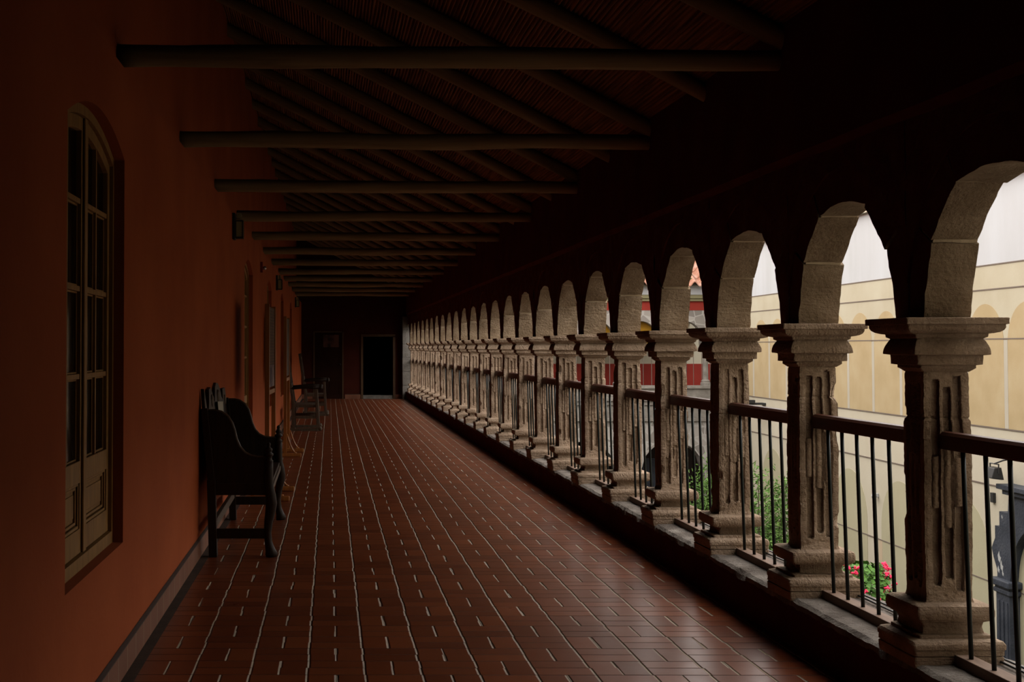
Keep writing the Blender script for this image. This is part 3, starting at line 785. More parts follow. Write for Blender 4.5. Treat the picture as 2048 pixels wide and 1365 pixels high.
# ------------------------------------------------------------------ windows on the left
def make_window(name, yc, h, sill, zs, rise, door=False):
    root = empty(name, (XL(yc), yc, 0), AL)
    A = lambda y, d=0: arc(y, h, zs, rise) - d
    n = 16
    # frame
    fr = MB(); xf0, xf1 = -0.10, -0.048; w = 0.032
    fr.box(xf0, xf1, -h+.001, -h+w, sill+.001, A(-h+w/2)-.003); fr.box(xf0, xf1, h-w, h-.001, sill+.001, A(h-w/2)-.003)
    b0 = 0.055 if not door else 0.03
    fr.box(xf0, xf1+0.0, -h+w, h-w, sill+.001, sill+b0)
    top = [(-h+2*h*i/n, A(-h+2*h*i/n)-.002) for i in range(n+1)]
    poly = top + [(y, z-0.04) for y, z in reversed(top)]
    for i in range(n):
        (a, za), (b, zb) = top[i], top[i+1]
        fr.prism([(a,za),(b,zb),(b,zb-.042),(a,za-.042)], 'x', xf0, xf1)
    fr.build('window_frame' if not door else 'door_frame', 'pine', root)
    # two casements
    for sgn in (-1, 1):
        y0, y1 = (-h+w+.003, -0.004) if sgn < 0 else (0.004, h-w-.003)
        cs = MB(); xa, xb = -0.105, -0.064; st = 0.048
        T = lambda y: A(y, 0.046)
        for a, b in ((y0, y0+st), (y1-st, y1)):
            cs.prism([(a,sill+b0+.004),(b,sill+b0+.004),(b,T(b)),(a,T(a))], 'x', xa, xb)
        zb0 = sill+b0+.004; zr = 0.95 if not door else 0.85
        cs.box(xa, xb, y0+st, y1-st, zb0, zb0+0.10)
        cs.box(xa, xb, y0+st, y1-st, zr-0.005, zr+0.085)
        ks = 8
        for i in range(ks):
            a = y0+st+(y1-y0-2*st)*i/ks; b = y0+st+(y1-y0-2*st)*(i+1)/ks
            cs.prism([(a,T(a)),(b,T(b)),(b,T(b)-.055),(a,T(a)-.055)], 'x', xa, xb)
        ym = (y0+y1)/2
        cs.box(xa, xb-.004, ym-.011, ym+.011, zr+.085, T(ym)-.05)
        for z in (1.38, 1.74, 2.10):
            cs.box(xa, xb-.004, y0+st, y1-st, z-.011, z+.011)
        # mouldings round the panes
        for (a, b) in ((y0+st, ym-.011), (ym+.011, y1-st)):
            for z0, z1 in ((zr+.085,1.369),(1.391,1.729),(1.751,2.089)):
                for bx in ((a,a+.008,z0,z1),(b-.008,b,z0,z1),(a+.008,b-.008,z0,z0+.008),(a+.008,b-.008,z1-.008,z1)):
                    cs.box(xa+.01, xb-.016, *bx)
        c = cs.build('casement', 'pine', root, bevel=0.002)
        g = MB(); g.prism([(y0+st-.005,zr+.06),(y1-st+.005,zr+.06),(y1-st+.005,T(y1)-.03),(y0+st-.005,T(y0)-.03)] if sgn > 0 else [(y0+st-.005,zr+.06),(y1-st+.005,zr+.06),(y1-st+.005,T(y1)-.03),(y0+st-.005,T(y0)-.03)], 'x', -0.092, -0.086)
        g.build('pane', 'glass', c)
        pn = MB(); pa, pb, pc, pd = y0+st, y1-st, zb0+.10, zr-.005
        pn.box(-0.098, -0.088, pa-.004, pb+.004, pc-.004, pd+.004)
        for d_, x_ in ((0.0, -0.070), (0.016, -0.078)):
            for bx in ((pa+d_,pa+d_+.012,pc+d_,pd-d_),(pb-d_-.012,pb-d_,pc+d_,pd-d_),(pa+d_,pb-d_,pc+d_,pc+d_+.012),(pa+d_,pb-d_,pd-d_-.012,pd-d_)):
                pn.box(-0.09, x_, *bx)
        pn.box(-0.09, -0.082, pa+.045, pb-.045, pc+.045, pd-.045)
        pn.build('panel', 'pine', c, bevel=0.002)
        if sgn > 0:
            MB().box(-0.064, -0.052, -0.030, 0.032, zb0, T(0)).build('astragal', 'pine', c, bevel=0.004)
    return root
wi = 1
for (yc, h, sill, zs, rise, kind) in OPEN:
    if kind == 'window':
        o = make_window(f'window_{wi}', yc, h, sill, zs, rise); wi += 1
    else: o = make_window('door_1', yc, h, 0.003, zs, rise, True)
    tag(o, kind='structure')

# end-wall doors
d = empty('door_2', (0.10, HEND, 0)); tag(d, kind='structure')
fr = MB(); 
for a, b in ((-.44,-.40),(.40,.44)): fr.box(a, b, -.03, 0, 0, 1.97)
fr.box(-.44,.44,-.03,0,1.93,1.97); fr.build('door_frame', 'doorframe', d)
lf = MB(); lf.box(-.395,.395,-.018,-.001,0.005,1.925)
for x0_, x1_ in ((-.33,-.04),(.04,.33)):
    for z0_, z1_ in ((.15,.75),(.9,1.25)):
        for bx in ((x0_,x0_+.02,z0_,z1_),(x1_-.02,x1_,z0_,z1_),(x0_,x1_,z0_,z0_+.02),(x0_,x1_,z1_-.02,z1_)): lf.box(bx[0],bx[1],-.028,-.018,bx[2],bx[3])
l = lf.build('door_leaf', 'doorpaint', d)
MB().sphere((.34,-.05,1.0),.025).build('door_knob','lampmetal',l,smooth=True)
M['mottle'] = rough_mat('mottled_notice', [(0.03,0.012,0.01),(0.12,0.05,0.04),(0.16,0.07,0.05)], rough=0.7, scale=5, bump=0)
pp = MB().box(-.15,.30,-.024,-.019,1.5,1.86).build('notice','mottle'); pp.location = (0.10, HEND, 0)
tag(pp, 'mottled brown notice pinned to the top of the closed door', 'notice')
d = empty('door_3', (0, HEND, 0)); tag(d, kind='structure')
fr = MB(); fr.box(DX0-.045, DX0+.02, -.035, .31, 0, DZ+.0); fr.box(DX1-.02, DX1+.045, -.035, .31, 0, DZ+.0); fr.box(DX0-.045, DX1+.045, -.035, .31, DZ-.02, DZ+.045)
fr.build('door_frame', 'doorframe', d); MB().box(DX0+.02, DX1-.02, 0, .31, 0.001, .10).build('door_step', 'greystone', d)

# ------------------------------------------------------------------ wall lamps
def make_lamp():
    r = empty('wall_lantern')
    MB().box(0, .028, -.075, .075, -.125, .125).build('back_plate', 'lampmetal', r, bevel=.004)
    bd = MB(); bd.box(.028, .105, -.055, .055, -.115, -.10); bd.box(.028, .105, -.055, .055, .045, .055)
    for a, b in ((.028,-.055),(.095,-.055),(.028,.045),(.095,.045)): bd.box(a, a+.010, b, b+.010, -.10, .045)
    bd.build('lantern_frame', 'lampmetal', r)
    MB().box(.036, .101, -.048, .048, -.10, .045).build('diffuser', 'lampglass', r)
    lv = MB()
    for i in range(5): lv.box(.034, .094-.003*i, -.048, .048, .060+i*.015, .066+i*.015)
    lv.box(.045, .07, -.02, .02, .055, .128)
    lv.build('louvre', 'lampglass', r); return r
l0 = make_lamp()
for k, (y, z, lab) in enumerate(((12.9, 2.655, 'small metal wall lantern with louvred top, nearest of the three on the red wall'),
                            (22.4, 2.57, 'small wall lantern on the red wall above the two display stands, middle of three'),
                            (33.0, 2.60, 'tiny wall lantern near the dark end of the red wall, farthest of three'))):
    o = l0 if k == 0 else copy_tree(l0)
    o.location = (XL(y), y, z); o.rotation_euler = (0,0,AL); tag(o, lab, 'wall lamp', 'wall lanterns')
r = empty('alarm_beacon', (XL(17.7), 17.7, 2.55), AL)
MB().box(0,.035,-.04,.04,-.07,.07).build('box','redplastic',r,bevel=.004); MB().sphere((.055,0,-.01),.026,10,8).build('lens','chrome',r,smooth=True)
tag(r, 'small red alarm box with clear bulb high on the red wall', 'alarm')

# ------------------------------------------------------------------ carved bench
def scurve():
    # side panel outline in (x, z): back edge to arm end
    return [(-0.835,0.52),(-0.880,1.035),(-0.845,1.045),(-0.79,1.045),(-0.745,1.035),(-0.70,1.005),(-0.668,0.955),(-0.650,0.90),
            (-0.636,0.84),(-0.612,0.785),(-0.575,0.742),(-0.53,0.720),(-0.48,0.712),(-0.405,0.712),(-0.405,0.52)]
b = empty('carved_bench', (0, 0, 0)); by0, by1 = 9.72, 11.80
for side, y in ((0, by0), (1, by1)):
    sp = MB().prism(scurve(), 'y', y-.014, y+.014).build('side_panel', 'darkwood', b, bevel=.004)
    # raised bead following the curved edge
    M.setdefault('beadwood', wood_mat('lit_edge_wood', (0.07,0.04,0.02), (0.12,0.07,0.035), rough=0.45))  # lighter brown paints in the light that the bead catches
    pts = [(x, y, z) for x, z in scurve()[1:-1]]
    MB().tube(pts, 0.011, 8).build('edge_bead', 'beadwood', sp, smooth=True)
    bp = MB(); bp.obox((-0.800,y,0), (-0.815,y,0.55), .072, .06, (1,0,0)); bp.obox((-0.815,y,0.54), (-0.868,y,1.06), .05, .05, (1,0,0))
    bpo = bp.build('back_post', 'darkwood', b, bevel=.004)
    # front leg: cabriole, with turned finial
    zs_ = [0.0,0.02,0.05,0.10,0.17,0.25,0.32,0.38,0.44,0.50,0.56,0.62,0.68]
    xs_ = [-0.385,-0.383,-0.392,-0.405,-0.412,-0.405,-0.392,-0.385,-0.390,-0.402,-0.405,-0.405,-0.405]
    rs_ = [0.040,0.046,0.036,0.028,0.027,0.031,0.037,0.042,0.038,0.034,0.033,0.033,0.032]
    fl = MB().tube([(x, y, z) for x, z in zip(xs_, zs_)], rs_, 14).build('front_leg', 'darkwood', b, smooth=True)
    MB().lathe([(.030,0),(.034,.01),(.024,.02),(.024,.04),(.034,.048),(.034,.062),(.020,.070),(.026,.082),(.028,.095),(.014,.106),(.012,.116),(.017,.126),(.012,.138),(.003,.146)], 14, (-0.405, y, 0.675)).build('finial', 'darkwood', fl, smooth=True)
    MB().box(-0.78, -0.42, y-.018, y+.018, 0.13, 0.20).build('side_stretcher', 'darkwood', b, bevel=.003)
    MB().box(-0.80, -0.42, y-.018, y+.018, 0.44, 0.525).build('seat_rail', 'darkwood', b, bevel=.003)
MB().box(-0.84, -0.395, by0+.015, by1-.015, 0.470, 0.500).build('seat', 'darkwood', b, bevel=.004)
MB().box(-0.425, -0.385, by0+.03, by1-.03, 0.43, 0.47).build('front_rail', 'greywood', b, bevel=.004)
MB().box(-0.815, -0.785, by0+.03, by1-.03, 0.19, 0.255).build('back_stretcher', 'greywood', b, bevel=.003)
cr = [(by0+.02,0.50),(by1-.02,0.50),(by1-.02,1.10),(by1-.05,1.15),(by1-.32,1.15),(by1-.36,1.06),(by1-.50,1.09),(by1-.58,1.16),(by1-.72,1.205),
      (by1-.92,1.215),(by1-1.06,1.18),(by1-1.18,1.08),(by1-1.28,1.07),(by1-1.34,1.15),(by1-1.46,1.195),(by1-1.62,1.18),(by1-1.70,1.08),(by1-1.80,1.03),(by0+.18,1.05),(by0+.12,1.14),(by0+.07,1.20),(by0+.03,1.12)]
bk = MB(); 
vs = []
for t in (-0.013, 0.013):
    for y, z in cr: vs.append((-0.822 - (z-0.5)*0.095 + t, y, z))
n = len(cr); bk.add(vs, [tuple(range(n)), tuple(range(2*n-1, n-1, -1))] + [(i, i+n, (i+1)%n+n, (i+1)%n) for i in range(n)])
bko = bk.build('backrest', 'darkwood', b, bevel=.004)
rel = MB()
for (yy_, zz_, rr_) in ((by1-.88,1.10,.06),(by1-1.46,1.09,.05),(by1-.2,1.05,.045),(by1-.65,.98,.05),(by1-1.15,.97,.05),(by1-1.65,.98,.04),(by0+.1,1.02,.03)):
    rel.sphere((-0.822-(zz_-.5)*.095+.012, yy_, zz_), rr_, 12, 8, (.35,1.3,1))
rel.build('carving', 'greywood', bko, smooth=True)
tag(b, 'dark carved wooden bench with curved side wings against the red wall', 'bench')
pz = MB(); vs = []
for t in (0.0, 0.004):
    for y, z in ((10.62,0.84),(11.12,0.80),(11.10,1.055),(10.60,1.075)): vs.append((-0.800-(z-0.5)*0.075+t, y, z))
pz.add(vs, [(0,1,2,3),(7,6,5,4),(0,4,5,1),(1,5,6,2),(2,6,7,3),(3,7,4,0)])
tag(pz.build('paper_notice', 'paper'), 'white printed notice hanging on the backrest of the carved bench', 'notice')

# ------------------------------------------------------------------ display stands
def make_stand(w=0.92, poster=True):
    r = empty('display_stand')
    for y in (0, w):
        MB().box(-.022, .022, y-.020, y+.020, .05, 1.925).build('post', 'orangewood', r, bevel=.003)
        ft = MB(); ft.box(-.20, .22, y-.028, y+.028, .0, .05); fo = ft.build('foot', 'orangewood', r, bevel=.010)
        for s in (-1, 1):
            pts = [(s*(.024+.135*(i/8)**1.0), y, .05+.26*((8-i)/8)**1.9) for i in range(9)]
            MB().tube(pts, .012, 8).build('brace', 'orangewood', r, smooth=True)
    MB().box(-.014, .014, .02, w-.02, 1.03, 1.075).build('crossbar', 'orangewood', r, bevel=.003)
    if poster:
        MB().box(-.008, .010, .03, w-.03, 1.10, 1.90).build('poster', 'poster', r)
    return r
s1 = make_stand(); s1.location = (-0.565, 13.22, 0); s1.rotation_euler = (0,0,-0.03)
tag(s1, 'wooden display stand with tall printed poster behind the carved bench', 'display stand', 'display stands along the red wall')
M['dimpic'] = rough_mat('dark_picture', [(0.03,0.018,0.012),(0.09,0.055,0.035)], rough=0.6, scale=5, bump=0)
s2 = make_stand(0.92, False); MB().box(-.008,.010,.03,.89,1.10,1.90).build('poster','dimpic',s2); s2.location = (-0.545, 18.5, 0); s2.rotation_euler = (0,0,-0.02)
tag(s2, 'wooden display stand seen edge-on, farther of the two along the red wall', 'display stand', 'display stands along the red wall')

# ------------------------------------------------------------------ armchairs far down the wall
def make_armchair():
    r = empty('armchair'); W = 1.05
    for y in (0, W):
        lg = MB(); lg.obox((.03,y,.03),(.03,y,.50),.05,.06,(1,0,0)); lg.obox((.03,y,.48),(-.10,y,1.36),.045,.05,(1,0,0)); lg.build('back_post','greywood',r,bevel=.004)
        lg = MB(); lg.obox((.48,y,.03),(.44,y,.74),.055,.055,(1,0,0)); lg.build('front_leg','greywood',r,bevel=.006)
        ar = MB(); ar.tube([(-.02,y,.76),(.15,y,.775),(.35,y,.785),(.50,y,.78)],[.024,.026,.030,.034],10); ar.sphere((.52,y,.775),.042,10,8); ar.build('arm','darkwood',r,smooth=True)
        rn = MB(); rn.box(-.04,.50,y-.03,y+.03,0,.045); rn.sphere((.51,y,.042),.042,10,8); rn.build('foot_rail','greywood',r)
        MB().box(.05,.46,y-.016,y+.016,.22,.27).build('side_stretcher','greywood',r)
    MB().box(.0,.47,.0,W,.42,.47).build('seat','greywood',r,bevel=.006)
    MB().box(.44,.475,.03,W-.03,.30,.42).build('apron','greywood',r,bevel=.004)
    bk = MB()
    bk.obox((-.015,.02,.80),(-.015,W-.02,.80),.03,.09,(0,0,1)); bk.obox((-.085,.02,1.22),(-.085,W-.02,1.22),.03,.12,(0,0,1))
    for i in range(6): bk.obox((-.02,.12+i*.162,.80),(-.08,.12+i*.162,1.2),.025,.03,(1,0,0))
    bk.build('backrest','darkwood',r,bevel=.004)
    return r
a1 = make_armchair(); a1.location = (-0.60, 24.25, 0)
tag(a1, 'wide brown wooden armchair with knobbed arms, nearer of two far along the wall', 'armchair', 'wooden armchairs')
a2 = copy_tree(a1); a2.location = (-0.46, 29.6, 0)
tag(a2, 'dark wooden armchair almost lost in shadow, farther of two along the wall', 'armchair', 'wooden armchairs')

# ------------------------------------------------------------------ courtyard
gm = MB(); gm.box(2.0, 16, -12, 46, -4.4, -4.2)
tag(gm.build('floor_courtyard', 'ground'), kind='structure')
FA = -0.037
f = empty('courtyard_facade', (10.3, 0, 0), -math.atan(0.037))
MB().box(0, 0.4, -6, 40.15, -4.2, 0.16).build('lower_wall', 'cream2', f)
MB().box(-0.004, 0.4, -6, 40.2, 0.16, 2.88).build('middle_wall', 'cream', f)
MB().box(-0.006, 0.4, -6, 40.15, 2.88, 4.3).build('upper_wall', 'white', f)
MB().box(-0.12, 0.5, -6, 40.15, 4.3, 4.4).build('coping', 'cream2', f)
jm = MB()
for z in (2.88, 2.47, 1.64, 0.16, -0.80, -2.42): jm.box(-0.014, 0.0, -6, 40.0, z-.010, z+.010)
jm.build('joint_lines', 'jointdark', f)
def parch(yc, hw, z0, zc, name, mat, x=-0.009):
    rr = min(hw, 99); zs = zc - hw; n = 20
    poly = [(yc-hw, z0), (yc+hw, z0)] + [(yc+hw*math.cos(PI*i/n), zs+hw*math.sin(PI*i/n)) for i in range(n+1)]
    MB().prism(poly, 'x', x, 0.0).build(name, mat, f)
for i in range(-12, 8):
    y = 27.2 + 1.47*i
    parch(y, 0.665, 0.172, 2.23, 'painted_arch', 'ochre')
    MB().box(-0.010, 0, y+0.735-.065, y+0.735+.065, 0.172, 1.62).build('painted_stripe', 'stripe', f)
for i in range(-5, 4):
    y = 29.4 + 2.83*i
    parch(y, 1.02, -4.2, -1.13, 'lower_painted_arch', 'greenish', -0.007)
MB().box(-0.009, 0, 27.55, 27.75, -4.2, -2.43).build('peach_stripe', 'peach', f)
tag(f, 'long cream courtyard facade with painted ochre arches and white upper wall', 'building')

blk = MB(); blk.box(2.80, 10.2, 2.8, 4.0, -4.2, 7.5)  # unseen block, added to cut daylight on the nearest columns
tag(blk.build('added_shade_block', 'cream2'), 'plain cream block added out of view to shade the nearest columns', 'building')
# slate doorway
def fp(y, z, off=0.0):
    c, s = math.cos(-math.atan(.037)), math.sin(-math.atan(.037)); x = off
    return (10.3 + x*c - y*s, x*s + y*c, z)
dw = empty('stone_doorway', (10.3,0,0), -math.atan(0.037))
sur = MB(); n = 18; cy_, cz_, rr = 20.75, -2.25, 0.97
outl = [(21.74,-2.25),(22.18,-2.25),(22.18,-2.13),(22.30,-1.95),(22.37,-1.80),(22.24,-1.62),(22.24,-1.42),(22.08,-1.42),(22.08,-1.17),(21.78,-1.17),(21.74,-0.86),(cy_,-0.86)]
inner = [(cy_+rr*math.cos(PI*i/n/2), cz_+rr*math.sin(PI*i/n/2)) for i in range(n, -1, -1)]
poly = outl + inner[:-1]
sur.prism(poly, 'x', -0.14, 0.01)
sur.prism([(2*cy_-a, z) for a, z in poly], 'x', -0.14, 0.01)
sur.build('arch_surround', 'slate', dw)
for s in (1, -1):
    Yp = lambda y: y if s > 0 else 2*cy_-y
    a, b_ = sorted((Yp(21.70), Yp(22.16)))
    pl = MB(); pl.box(-0.17, 0.01, a, b_, -4.2, -2.42)
    for k in range(3): pl.box(-0.185, -0.16, a+.05+k*.14, a+.12+k*.14, -4.0, -2.6)
    po = pl.build('pilaster', 'slate', dw)
    cp = MB(); cp.box(-0.20, 0.01, a-.05, b_+.05, -2.48, -2.40); cp.box(-0.24, 0.01, a-.10, b_+.10, -2.36, -2.25); cp.box(-.19,.01,a-.02,b_+.02,-2.42,-2.34)
    cp.build('capital', 'slate', po, bevel=.02)
co = MB(); co.box(-0.22, 0.01, 2*cy_-21.80, 21.80, -0.86, -0.78); co.box(-0.28, 0.01, 2*cy_-21.88, 21.88, -0.78, -0.70); co.build('cornice', 'slate', dw, bevel=.01)
for k, (yy_, zz_, sz) in enumerate(((22.13,-1.93,.10),(22.06,-2.05,.07),(22.12,-2.18,.05),(22.05,-1.30,.04))): 
    pass
st = MB()
for k, (yy_, zz_, a_) in enumerate(((22.10,-1.92,.10),(22.02,-2.05,.09),(22.13,-2.12,.06),(21.98,-2.16,.05),(21.98,-1.25,.035))):
    st.prism([(yy_-a_*.35,zz_-a_*.9),(yy_+a_*.3,zz_-a_*.5),(yy_+a_*.5,zz_+a_*.3),(yy_+a_*.05,zz_+a_),(yy_-a_*.2,zz_+a_*.2),(yy_-a_*.6,zz_)], 'x', -0.143, -0.139)
st.build('bare_patch', 'spotwhite', dw)
tag(dw, 'slate blue stone doorway surround with pilasters on the cream facade', 'doorway')

# floodlight
def floodlight(y, z, arm=True):
    r = empty('floodlight', fp(y, z), -math.atan(.037))
    bd = MB(); bd.prism([(-.42,-.10),(-.22,-.13),(-.26,.07),(-.37,.06)], 'y', -.14, .14); bd.build('lamp_head', 'lampmetal', r, bevel=.01)
    MB().prism([(-.40,-.107),(-.24,-.13),(-.24,-.135),(-.40,-.112)], 'y', -.12, .12).build('lamp_glass', 'winglass', r)
    yk = MB(); yk.tube([(-.31,-.15,-.03),(-.31,-.15,.12),(-.31,.15,.12),(-.31,.15,-.03)], .012, 6)
    if arm: yk.tube([(-.31,0,.12),(-.30,-.30,.20),(-.04,-.85,.34),(0.0,-.9,.36)], .013, 6)
    yk.build('bracket', 'lampmetal', r); return r
tag(floodlight(21.85, -0.50), 'black floodlight on an arm fixed to the cream facade', 'floodlight')
r = empty('wall_camera', fp(27.75, -1.53), -math.atan(.037)); MB().box(-.06,0,-.03,.03,-.04,.04).build('mount','spotwhite',r,bevel=.01); MB().sphere((-.09,0,-.02),.055,12,8).build('dome','spotwhite',r,smooth=True)
tag(r, 'small white dome camera on the lower cream facade', 'camera')
r = MB().box(-.05,0,-.05,.05,-.08,.08).build('vent_box','lampmetal',loc=fp(22.55,-1.0)); r.rotation_euler=(0,0,-math.atan(.037)); tag(r, 'tiny grey box on the cream facade below the floodlight', 'box')
r = MB(); r.box(-.5,0,-.05,.30,.0,.05); r.box(-.45,-.30,-.12,.10,.05,.13); o = r.build('light_bracket','lampmetal',loc=fp(35.7,-0.02)); o.rotation_euler=(0,0,-math.atan(.037)); tag(o, 'small black bracket lamp low on the far part of the cream facade', 'bracket')

# far facade (Y = 39.8)
YF = 40.2
g = empty('gallery_building', (0, YF, 0))
def arch_wall(mb, x0, x1, z0, z1, centres, r, zspr, y0, y1):
    # front/back wall with round-headed openings down to z0
    xs = sorted(centres); cur = x0
    for c in xs:
        if c-r > cur: mb.box(cur, c-r, y0, y1, z0, z1)
        n = 14
        for i in range(n):
            a, b = c-r+2*r*i/n, c-r+2*r*(i+1)/n
            za = zspr+math.sqrt(max(0, r*r-(a-c)**2)); zb = zspr+math.sqrt(max(0, r*r-(b-c)**2))
            mb.prism([(a,za),(b,zb),(b,z1),(a,z1)], 'y', y0, y1)
        cur = c+r
    if cur < x1: mb.box(cur, x1, y0, y1, z0, z1)
up = [10.70-1.31*i for i in range(0, 6)]
mb = MB(); arch_wall(mb, 2.7, 11.76, 1.70, 2.60, up, 0.53, 1.75, 0, .3); 
M['rubble'] = None
def rubble():
    m, t, b_ = nt('grey_rubble')
    v = coords(t, (1,1,1), False)
    vo = N(t, 'ShaderNodeTexVoronoi'); vo.inputs['Scale'].default_value = 3.6; vo.feature = 'DISTANCE_TO_EDGE'; t.links.new(v, vo.inputs['Vector'])
    v2 = N(t, 'ShaderNodeTexVoronoi'); v2.inputs['Scale'].default_value = 3.6; t.links.new(v, v2.inputs['Vector'])
    sp = N(t, 'ShaderNodeSeparateXYZ'); t.links.new(v2.outputs['Color'], sp.inputs[0])
    c = ramp(t, sp.outputs[0], [(0.1,(0.18,0.16,0.145)),(0.5,(0.25,0.225,0.20)),(0.9,(0.30,0.275,0.25))])
    e = math_(t, 'LESS_THAN', vo.outputs['Distance'], 0.045)
    mx = N(t, 'ShaderNodeMix', data_type='RGBA'); t.links.new(e, mx.inputs[0]); t.links.new(c, mx.inputs[6]); mx.inputs[7].default_value = (0.33,0.31,0.285,1)
    t.links.new(mx.outputs[2], b_.inputs['Base Color']); b_.inputs['Roughness'].default_value = 0.95
    return m
M['rubble'] = rubble()
mb.build('upper_arcade', 'rubble', g)
MB().box(2.7, 11.76, -.01, .3, 2.60, 2.87).build('red_band', 'brightred', g)
mb = MB(); mb.box(2.7, 11.76, -.10, .3, 2.87, 2.95); mb.box(2.7, 11.76, -.16, .3, 2.95, 3.06); mb.build('olive_moulding', 'olivetrim', g, bevel=.01)
MB().prism([(-.18,3.06),(-.22,3.30),(-.40,3.32),(.3,3.34),(.3,3.06)], 'x', 2.7, 11.76).build('eaves', 'white', g)
# tiled roof: corrugated rows
tm = MB(); rows = 9; x0_, x1_ = 7.0, 11.8; npd = 8; wd = 0.30
for rrow in range(rows):
    yb = -.55+rrow*.38; zb = 3.33+rrow*.38*0.62
    nx_ = int((x1_-x0_)/wd*npd); vs = []; fs = []
    for j in (0, 1):
        for i in range(nx_+1):
            x = x0_+(x1_-x0_)*i/nx_; ph = (x/wd) % 1
            zz = 0.075*math.sin(PI*ph*2) if ph < .5 else 0.06*math.sin(PI*ph*2)
            vs.append((x, yb+j*.46, zb+j*.46*0.62+zz+(0.04 if j == 0 else 0)))
            vs.append((x, yb+j*.46, zb+j*.46*0.62+zz+(0.04 if j == 0 else 0)-.03))
    for i in range(nx_):
        a = 2*i; b2 = 2*(nx_+1)+2*i
        fs += [(a, a+2, b2+2, b2), (a+1, b2+1, b2+3, a+3), (a, a+1, a+3, a+2), (b2, b2+2, b2+3, b2+1)]
    tm.add(vs, fs)
tm.build('roof_tiles', 'tile', g, smooth=False)
ms = MB(); R = random.Random(5)
for _ in range(150):
    rrow = R.randrange(rows); x = R.choice([10.05+.3*k for k in range(-2,7)])+R.uniform(-.05,.05)+.22; y = -.55+rrow*.38+R.uniform(0,.35)
    ms.sphere((x, y, 3.33+(y+.55)*.62+.03), R.uniform(.05,.09), 6, 4, (1,1,.7))
ms.build('moss', 'moss', g)
MB().prism([(-.4,3.30),(3.2,5.53),(3.2,3.30)], 'x', 2.7, 11.9).build('roof_body', 'cream2', g)
# interior of upper gallery
mb = MB(); mb.box(2.7, 13.2, 2.3, 2.5, .95, 3.06); mb.build('inner_wall', 'cream2', g)
mb = MB(); mb.box(8.80, 9.95, .32, .36, 1.45, 2.42); mb.box(7.5, 8.62, .32, .36, 1.45, 2.42); mb.build('yellow_panel', 'yellow', g)
MB().box(10.12, 10.95, .32, .36, 1.45, 2.42).build('cream_panel', 'cream2', g)
mb = MB(); mb.box(2.7, 10.60, 2.27, 2.5, .3, .98); mb.box(10.61, 13.2, 2.29, 2.5, .3, .98); mb.build('red_dado', 'brightred', g)
MB().box(10.88, 11.35, 2.2, 2.28, .3, 2.3).build('grey_shutter', 'greydoor', g)
MB().box(2.7, 13.2, .35, 2.5, .15, .3).build('gallery_floor', 'greystone', g)
mb = MB(); mb.box(2.7, 11.76, -.10, .35, .27, .36); mb.box(2.7, 11.76, -.04, .3, .02, .27); mb.box(2.7, 11.76, -.12, .3, -.10, .02); mb.box(2.7,11.76,-.06,.3,-.22,-.10); mb.box(2.7,11.76,0,.3,-.60,-.22); mb.box(2.7,11.76,-.08,.3,-.70,-.60)
mb.build('stone_parapet', 'greystone', g, bevel=.008)
for k, c in enumerate([up[0]+1.31]+up[:-1]):
    x = c - 0.655
    col_ = MB(); col_.lathe([(.15,.36),(.15,.44),(.12,.46),(.13,.50),(.085,.54),(.08,1.45),(.10,1.50),(.10,1.54)], 14, (x, .14, 0)); col_.box(x-.15, x+.15, 0, .30, 1.54, 1.72)
    col_.build('column', 'greystone', g)
rb = MB()
for i in range(30): rb.tube([(5.0+.25*i, .14, .36), (5.0+.25*i, .14, 1.40)], .009, 6)
rb.build('window_bars', 'jointdark', g)
mbx = MB(); mbx.box(13.2, 13.4, .35, 2.8, -4.2, 3.3); mbx.build('end_wall', 'cream2', g)
lo = [10.32-2.62*i for i in range(-0, 4)]
mb = MB(); arch_wall(mb, 2.7, 11.76, -4.2, -.70, lo, 0.96, -2.26, 0, .5); mb.build('lower_arcade', 'rubble', g)
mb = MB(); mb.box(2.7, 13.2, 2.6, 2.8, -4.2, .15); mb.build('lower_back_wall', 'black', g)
mb = MB(); mb.box(10.25, 10.62, .9, 1.0, -4.2, -.8); mb.build('red_pier', 'darkred', g)
mb = MB(); mb.box(9.2, 10.2, 1.2, 1.3, -4.2, -1.9); mb.build('blue_door', 'slate', g)
mb = MB(); mb.box(2.5, 2.7, -.1, 2.8, -4.2, 3.3); mb.build('side_wall', 'cream2', g)
tag(g, 'two-storey arcaded building with red band and tiled roof closing the courtyard', 'building')

